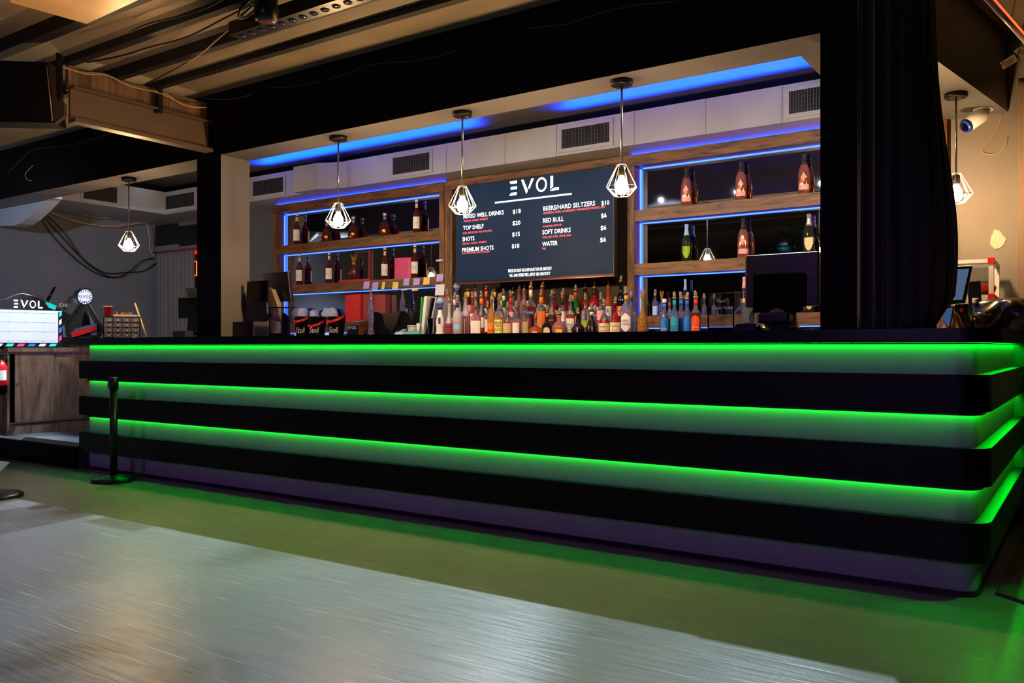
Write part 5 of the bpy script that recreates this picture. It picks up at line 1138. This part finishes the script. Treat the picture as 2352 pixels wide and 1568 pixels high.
cable('second tan cable below it, dropping beside the grille', [(100, 480), (180, 510), (250, 518), (305, 512), (335, 512), (343, 545), (345, 575), (361, 592)], .006, CABW, X=WXc + .08)
cable('short tan cable high on the left wall', [(130, 474), (170, 486), (220, 499), (270, 500), (330, 496)], .005, CABW, X=WXc + .1)
hY = HD_Y0 - .006
cable('thin wire stapled along the black header left of centre', [(615, 201), (680, 198), (780, 175), (860, 147), (960, 140), (1050, 116)], .0022, CABD, Y=hY)
cable('thin wire on the black header at the upper right', [(1215, 65), (1300, 55), (1380, 30), (1450, 14), (1560, 2)], .0022, CABD, Y=hY)
cable('thin wire drooping on the left end of the header', [(20, 395), (50, 365), (80, 343), (120, 338), (170, 332), (215, 318), (260, 305)], .0025, CABD, Y=hY)
cable('small loose wire loop on the header near its left end', [(75, 380), (66, 390), (58, 400), (62, 412), (72, 415)], .003, CABW, Y=hY - .02)
Bx = XB + .03
cable('tan cable lying along the top of the steel beam', [(142, 151), (190, 166), (240, 170), (290, 192), (340, 206), (375, 212), (420, 238), (478, 248)], .005, CABW, X=Bx)
cable('second tan cable along the steel beam, slightly lower', [(142, 154), (200, 170), (245, 173), (300, 198), (370, 215), (430, 244), (476, 247)], .004, CABW, X=Bx + .02)
cable('cable swinging from the beam end onto the header', [(453, 218), (480, 227), (530, 228), (560, 222), (581, 215)], .004, CABD, Y=hY - .01)
cable('black cable looping below the ceiling joists', [(200, 143), (270, 130), (350, 107), (430, 85), (510, 45), (575, 12)], .005, CABB, Z=2.71)
cable('thin pale cable crossing down from the stage lamp', [(570, 20), (540, 55), (500, 90), (460, 125), (420, 150)], .004, CABW, Z=2.72)
cable('thin dark cable crossing from the joists towards the beam', [(430, 143), (390, 165), (360, 180), (335, 192)], .004, CABB, Z=2.70)
cable('black cable along the uppermost joist', [(300, 73), (340, 55), (420, 35), (480, 15), (520, -6)], .005, CABB, Z=2.72)
tag(blob(MB(), (at(-4, 472, Y=3.9).x, 3.9, at(0, 483, Y=3.9).z), (.05, .05, .03), 3).build('camera_housing', BLKPL), 'small black camera at the left edge beside the elbow duct', 'camera') if False else None

# ================================================================== right side: camera, rod, tags, display case, bag
cY = 5.60
c = at(2258, 239, Y=cY)
t = thing('security_camera', 'white bullet security camera mounted beneath the header at the right', 'security camera', (c.x, cY, c.z - .15))
zc = HD_Z - .0005
MB().lathe([(.05, -.012), (.052, -.006), (.052, 0)], (c.x, cY, zc), 20).lathe([(.028, -.04), (.03, -.0125)], (c.x, cY, zc), 14).tube([(c.x, cY, zc - .0405), at(2262, 262, Y=cY - .02)], [.018, .015], 10).build('mount', WHITEM, t)
h0 = at(2259, 262, Y=cY - .03); h1 = at(2221, 288, Y=cY - .10)
dv = (h1 - h0).normalized()
MB().tube([h0, h0 + dv * .012, h1], [.034, .042, .040], 16).build('camera_body', WHITEM, t)
MB().tube([h1 + dv * .0005, h1 + dv * .018], [.042, .036], 16).build('front_ring', mat('camera_blue_ring', (30, 60, 200), .3), t)
MB().tube([h1 + dv * .0185, h1 + dv * .02], [.028, .026], 14).build('lens', BLKGL, t)
p0, p1 = at(2262, -10, Y=3.4), at(2365, 105, Y=4.2)
t = thing('neon_rod', 'pale rod with glowing orange edge slanting across the upper right corner', 'light tube', ((p0 + p1) / 2))
MB().tube([p0, p1], .011, 10).build('rod', mat('pale_rod', (205, 170, 170), .4), t); MB().tube([p0 + Vector((.012, 0, .006)), p1 + Vector((.012, 0, .006))], .0035, 8).build('glow_strip', mat('orange_red_glow', (255, 80, 40), .4, emit=2.5), t)
MB().tube([p0, (p0.x, p0.y, CEIL - .001)], .004, 6).build('hanger', DKMET, t)
tg = mat('tag_card', (225, 195, 145), .6)
for pts, l in ((((2297, 144), (2330, 124), (2337, 140), (2304, 160)), 'beige printed tag hanging beside the right rod, lower one'), (((2328, 118), (2344, 106), (2362, 116), (2348, 132)), 'beige printed tag hanging at the right frame edge, upper one')):
    P = [at(x, y, Y=4.6) for x, y in pts]; o = MB(); o.prism(P, (0, .001, 0), 0)
    u = (P[1] - P[0]); v = (P[3] - P[0])
    for i in range(6): q0 = P[0] + v * (.2 + .12 * i) + u * .15; o.add([q0 - Vector((0, .0006, 0)), q0 + u * .7 - Vector((0, .0006, 0)), q0 + u * .7 + v * .05 - Vector((0, .0006, 0)), q0 + v * .05 - Vector((0, .0006, 0))], [(0, 1, 2, 3)], 1)
    o.tube([(P[0] + P[3]) / 2, Vector(((P[0].x + .1), 4.61, CEIL - .002))], .0015, 5, 1)
    tag(o.build('paper_tag', [tg, DKMET]), l, 'tag')
tag(MB().prism([at(x, y, Y=5.757) for x, y in ((2276, 545), (2284, 527), (2296, 530), (2303, 540), (2311, 548), (2306, 562), (2296, 570), (2284, 572), (2274, 560))], (0, -.002, 0)).build('plaster_patch', mat('plaster', (205, 190, 170), .8, noise=.15, scale=60)), 'pale plaster patch on the brown wall at the right', 'patch')
cable('thin wire curving down the brown wall at the right', [(2302, 262), (2290, 295), (2270, 325), (2256, 342), (2262, 352), (2285, 354), (2305, 342), (2314, 316)], .003, CABW, Y=5.752)
# display case with red corner joints
YD = 5.30
t = thing('display_case', 'clear display case with white metal frame and red corner joints at the right end', 'display case', (at(2245, 700, Y=YD).x, YD + .15, CT))
ALW = mat('white_aluminium', (225, 215, 210), .3, .2)
xl_, xr_ = at(2195, 600, Y=YD).x, at(2277, 600, Y=YD).x; zt_, zm_ = at(2260, 594, Y=YD).z, at(2260, 676, Y=YD).z
for x in (xl_, xr_):
    for y in (YD, YD + .33):
        MB().box((x - .012, y - .012, CT), (x + .012, y + .012, zt_)).build('post', ALW, t)
for z in (zt_ - .012, zm_ - .012, zm_ - .045):
    fr = MB()
    for y in (YD, YD + .33): fr.box((xl_ + .0125, y - .010, z - .010), (xr_ - .0125, y + .010, z + .010))
    for x in (xl_, xr_): fr.box((x - .010, YD + .0125, z - .010), (x + .010, YD + .3175, z + .010))
    fr.build('frame_rail', ALW, t)
for z in (zt_ - .012, zm_ - .012, zm_ - .045): MB().box((xr_ - .016, YD - .016, z - .014), (xr_ + .016, YD + .016, z + .014)).build('corner_joint', REDP, t)
MB().box((xl_ + .013, YD - .004, zm_), (xr_ - .013, YD - .001, zt_ - .024)).build('glass_front', CLEAR, t)
MB().box((xl_ + .0, YD + .0125, zm_ + .0005), (xr_, YD + .3, zm_ + .008)).build('shelf', ALW, t)
MB().box((xl_ + .02, YD + .10, CT), (xr_ - .05, YD + .3, zm_ - .06)).build('dark_bin', DEEP, t)
cc = at(2266, 670, Y=YD + .08); tag(blob(MB(), (cc.x - .03, YD + .13, zm_ + .0095), (.07, .05, .028), 5).build('red_snack_bags', mat('red_wrapper', (220, 60, 40), .35, noise=.4, scale=40)), 'red wrapped snacks lying in the display case', 'snacks')
# terminals behind the curtain, bottles and black bag
YT_ = 4.75
t = thing('sales_terminal', 'tilted touch terminal with blue lit screen right of the black curtain', 'sales terminal', (at(2195, 750, Y=YT_).x, YT_, CT))
quadp(MB(), [(2160, 612), (2233, 610), (2216, 696), (2160, 700)], YT_, .025).build('screen_frame', BLKPL, t, bevel=.003)
quadp(MB(), [(2160, 620), (2226, 617), (2210, 688), (2160, 690)], YT_ - .002, .0015).build('screen', mat('blue_grey_screen', (96, 128, 176), .2, emit=.28, ecol=(110, 145, 200)), t)
quadp(MB(), [(2193, 699), (2222, 697), (2228, 757), (2190, 757)], YT_ + .03, .05).build('stand', BLKPL, t)
quadp(MB(), [(2206, 700), (2214, 697), (2211, 716), (2204, 716)], YT_ + .028, .0015).build('red_sticker', REDP, t)
YT2 = 4.35
t = thing('customer_tablet', 'small tablet on a bronze stand showing a blue page, at the curtain foot', 'tablet', (at(2175, 757, Y=YT2).x, YT2, CT))
quadp(MB(), [(2166, 706), (2193, 702), (2182, 757), (2178, 757), (2166, 735)], YT2, .008).build('tablet_body', STEEL, t)
quadp(MB(), [(2166, 709), (2188, 706), (2180, 750), (2177, 750), (2166, 733)], YT2 - .002, .0015).build('screen', mat('blue_page', (70, 110, 160), .3, emit=.3, ecol=(80, 130, 190)), t)
c = at(2186, 757, Y=YT2 + .06); MB().lathe([(.06, 0), (.058, .008), (.045, .03), (.03, .07), (.012, .09)], (c.x, YT2 + .07, CT), 18).build('stand', mat('bronze_plastic', (175, 130, 100), .25, .7), t)
t = thing('monitor', 'black curved monitor back tinted blue, before the display case', 'monitor', (at(2238, 700, Y=5.0).x, 5.0, CT))
quadp(MB(), [(2222, 646), (2252, 644), (2254, 708), (2224, 706)], 5.0, .03).build('monitor_back', mat('blue_black_plastic', (22, 28, 40), .35), t, bevel=.004)
quadp(MB(), [(2226, 706), (2240, 706), (2241, 757), (2222, 757)], 5.01, .02).build('stand', BLKPL, t)
p = at(2235, 712, Y=4.9)
bottle('std', at(2229.5, 712, Y=4.9).x, 4.9, CT, .026, .12, 'green', lab='green', lz=(.5, .7), cap=None, name='small_bottle', label='small green labelled bottle behind the tilted touch terminal')
bottle('std', at(2240, 712, Y=4.95).x, 4.95, CT, .03, .15, 'clear', lab='white', lz=(.2, .6), cap='cork', capm='white', name='small_bottle', label='clear bottle with white label beside the small green one')
c = at(2255, 740, Y=4.9); tag(blob(MB(), (c.x, 4.92, CT), (.05, .045, .05), 9).build('plastic_bag', mat('clear_plastic_wrap', (120, 115, 120), .15, trans=.6)), 'crumpled clear plastic bag beside the black bag', 'bag')
c = at(2200, 755, Y=4.55); tag(MB().box((c.x, 4.55, CT), (c.x + .07, 4.62, CT + .012)).build('blue_card', mat('card_blue', (40, 100, 200), .4)), 'blue card lying near the tilted touch terminal', 'card')
# crumpled black bag at the bar end
bg = MB(); rnd = random.Random(4); cc = at(2322, 757, Y=5.0); vs = []; n, m2 = 30, 16
for j in range(m2 + 1):
    for i in range(n):
        a_ = 2 * math.pi * i / n; th = math.pi / 2 * j / m2
        fold = 1 + .16 * math.sin(5 * a_ + 3 * th) + .10 * math.sin(9 * a_ - 6 * th + 1) + .06 * math.sin(17 * a_ + 8 * th)
        vs.append((cc.x + .19 * math.cos(th) ** .6 * math.cos(a_) * fold, cc.y + .15 * math.cos(th) ** .6 * math.sin(a_) * fold, CT + .001 + .17 * math.sin(th) * (1 + .14 * math.sin(4 * a_ + 1) * math.cos(th))))
bg.add(vs, [(j * n + i, j * n + (i + 1) % n, (j + 1) * n + (i + 1) % n, (j + 1) * n + i) for j in range(m2) for i in range(n)], 0, True)
tag(bg.build('bin_bag', mat('black_bag', (40, 34, 30), .22)), 'crumpled shiny black bag lying on the right end of the bar', 'bag')
tall = at(2340, 400, Y=5.70)
curtain('pale_drape', 'narrow brown drape at the right edge in front of the brown wall', [(tall.x, 5.70), (tall.x + .6, 5.62)], CT + .012, at(2345, 300, Y=5.7).z + .3, 6, .02, mat('brown_drape', (120, 98, 84), .7))
# plywood floor sheet at the right of the bar
q = [at(2300, 1367, Z=.004), at(2352, 1384, Z=.004)]
dq = (q[1] - q[0]).normalized(); e = q[0] - dq * .02
struct(MB().prism([(e.x, e.y, .001), (e.x + 1.2 * dq.x, e.y + 1.2 * dq.y, .001), (e.x + 1.2, 5.7, .001), (e.x + .02, 5.7, .001)], (0, 0, .012)).build('trim_3', mat('plywood_sheet', (90, 88, 84), .5, noise=.3, scale=5, stretch=(6, 1, 1), bump=.2)))
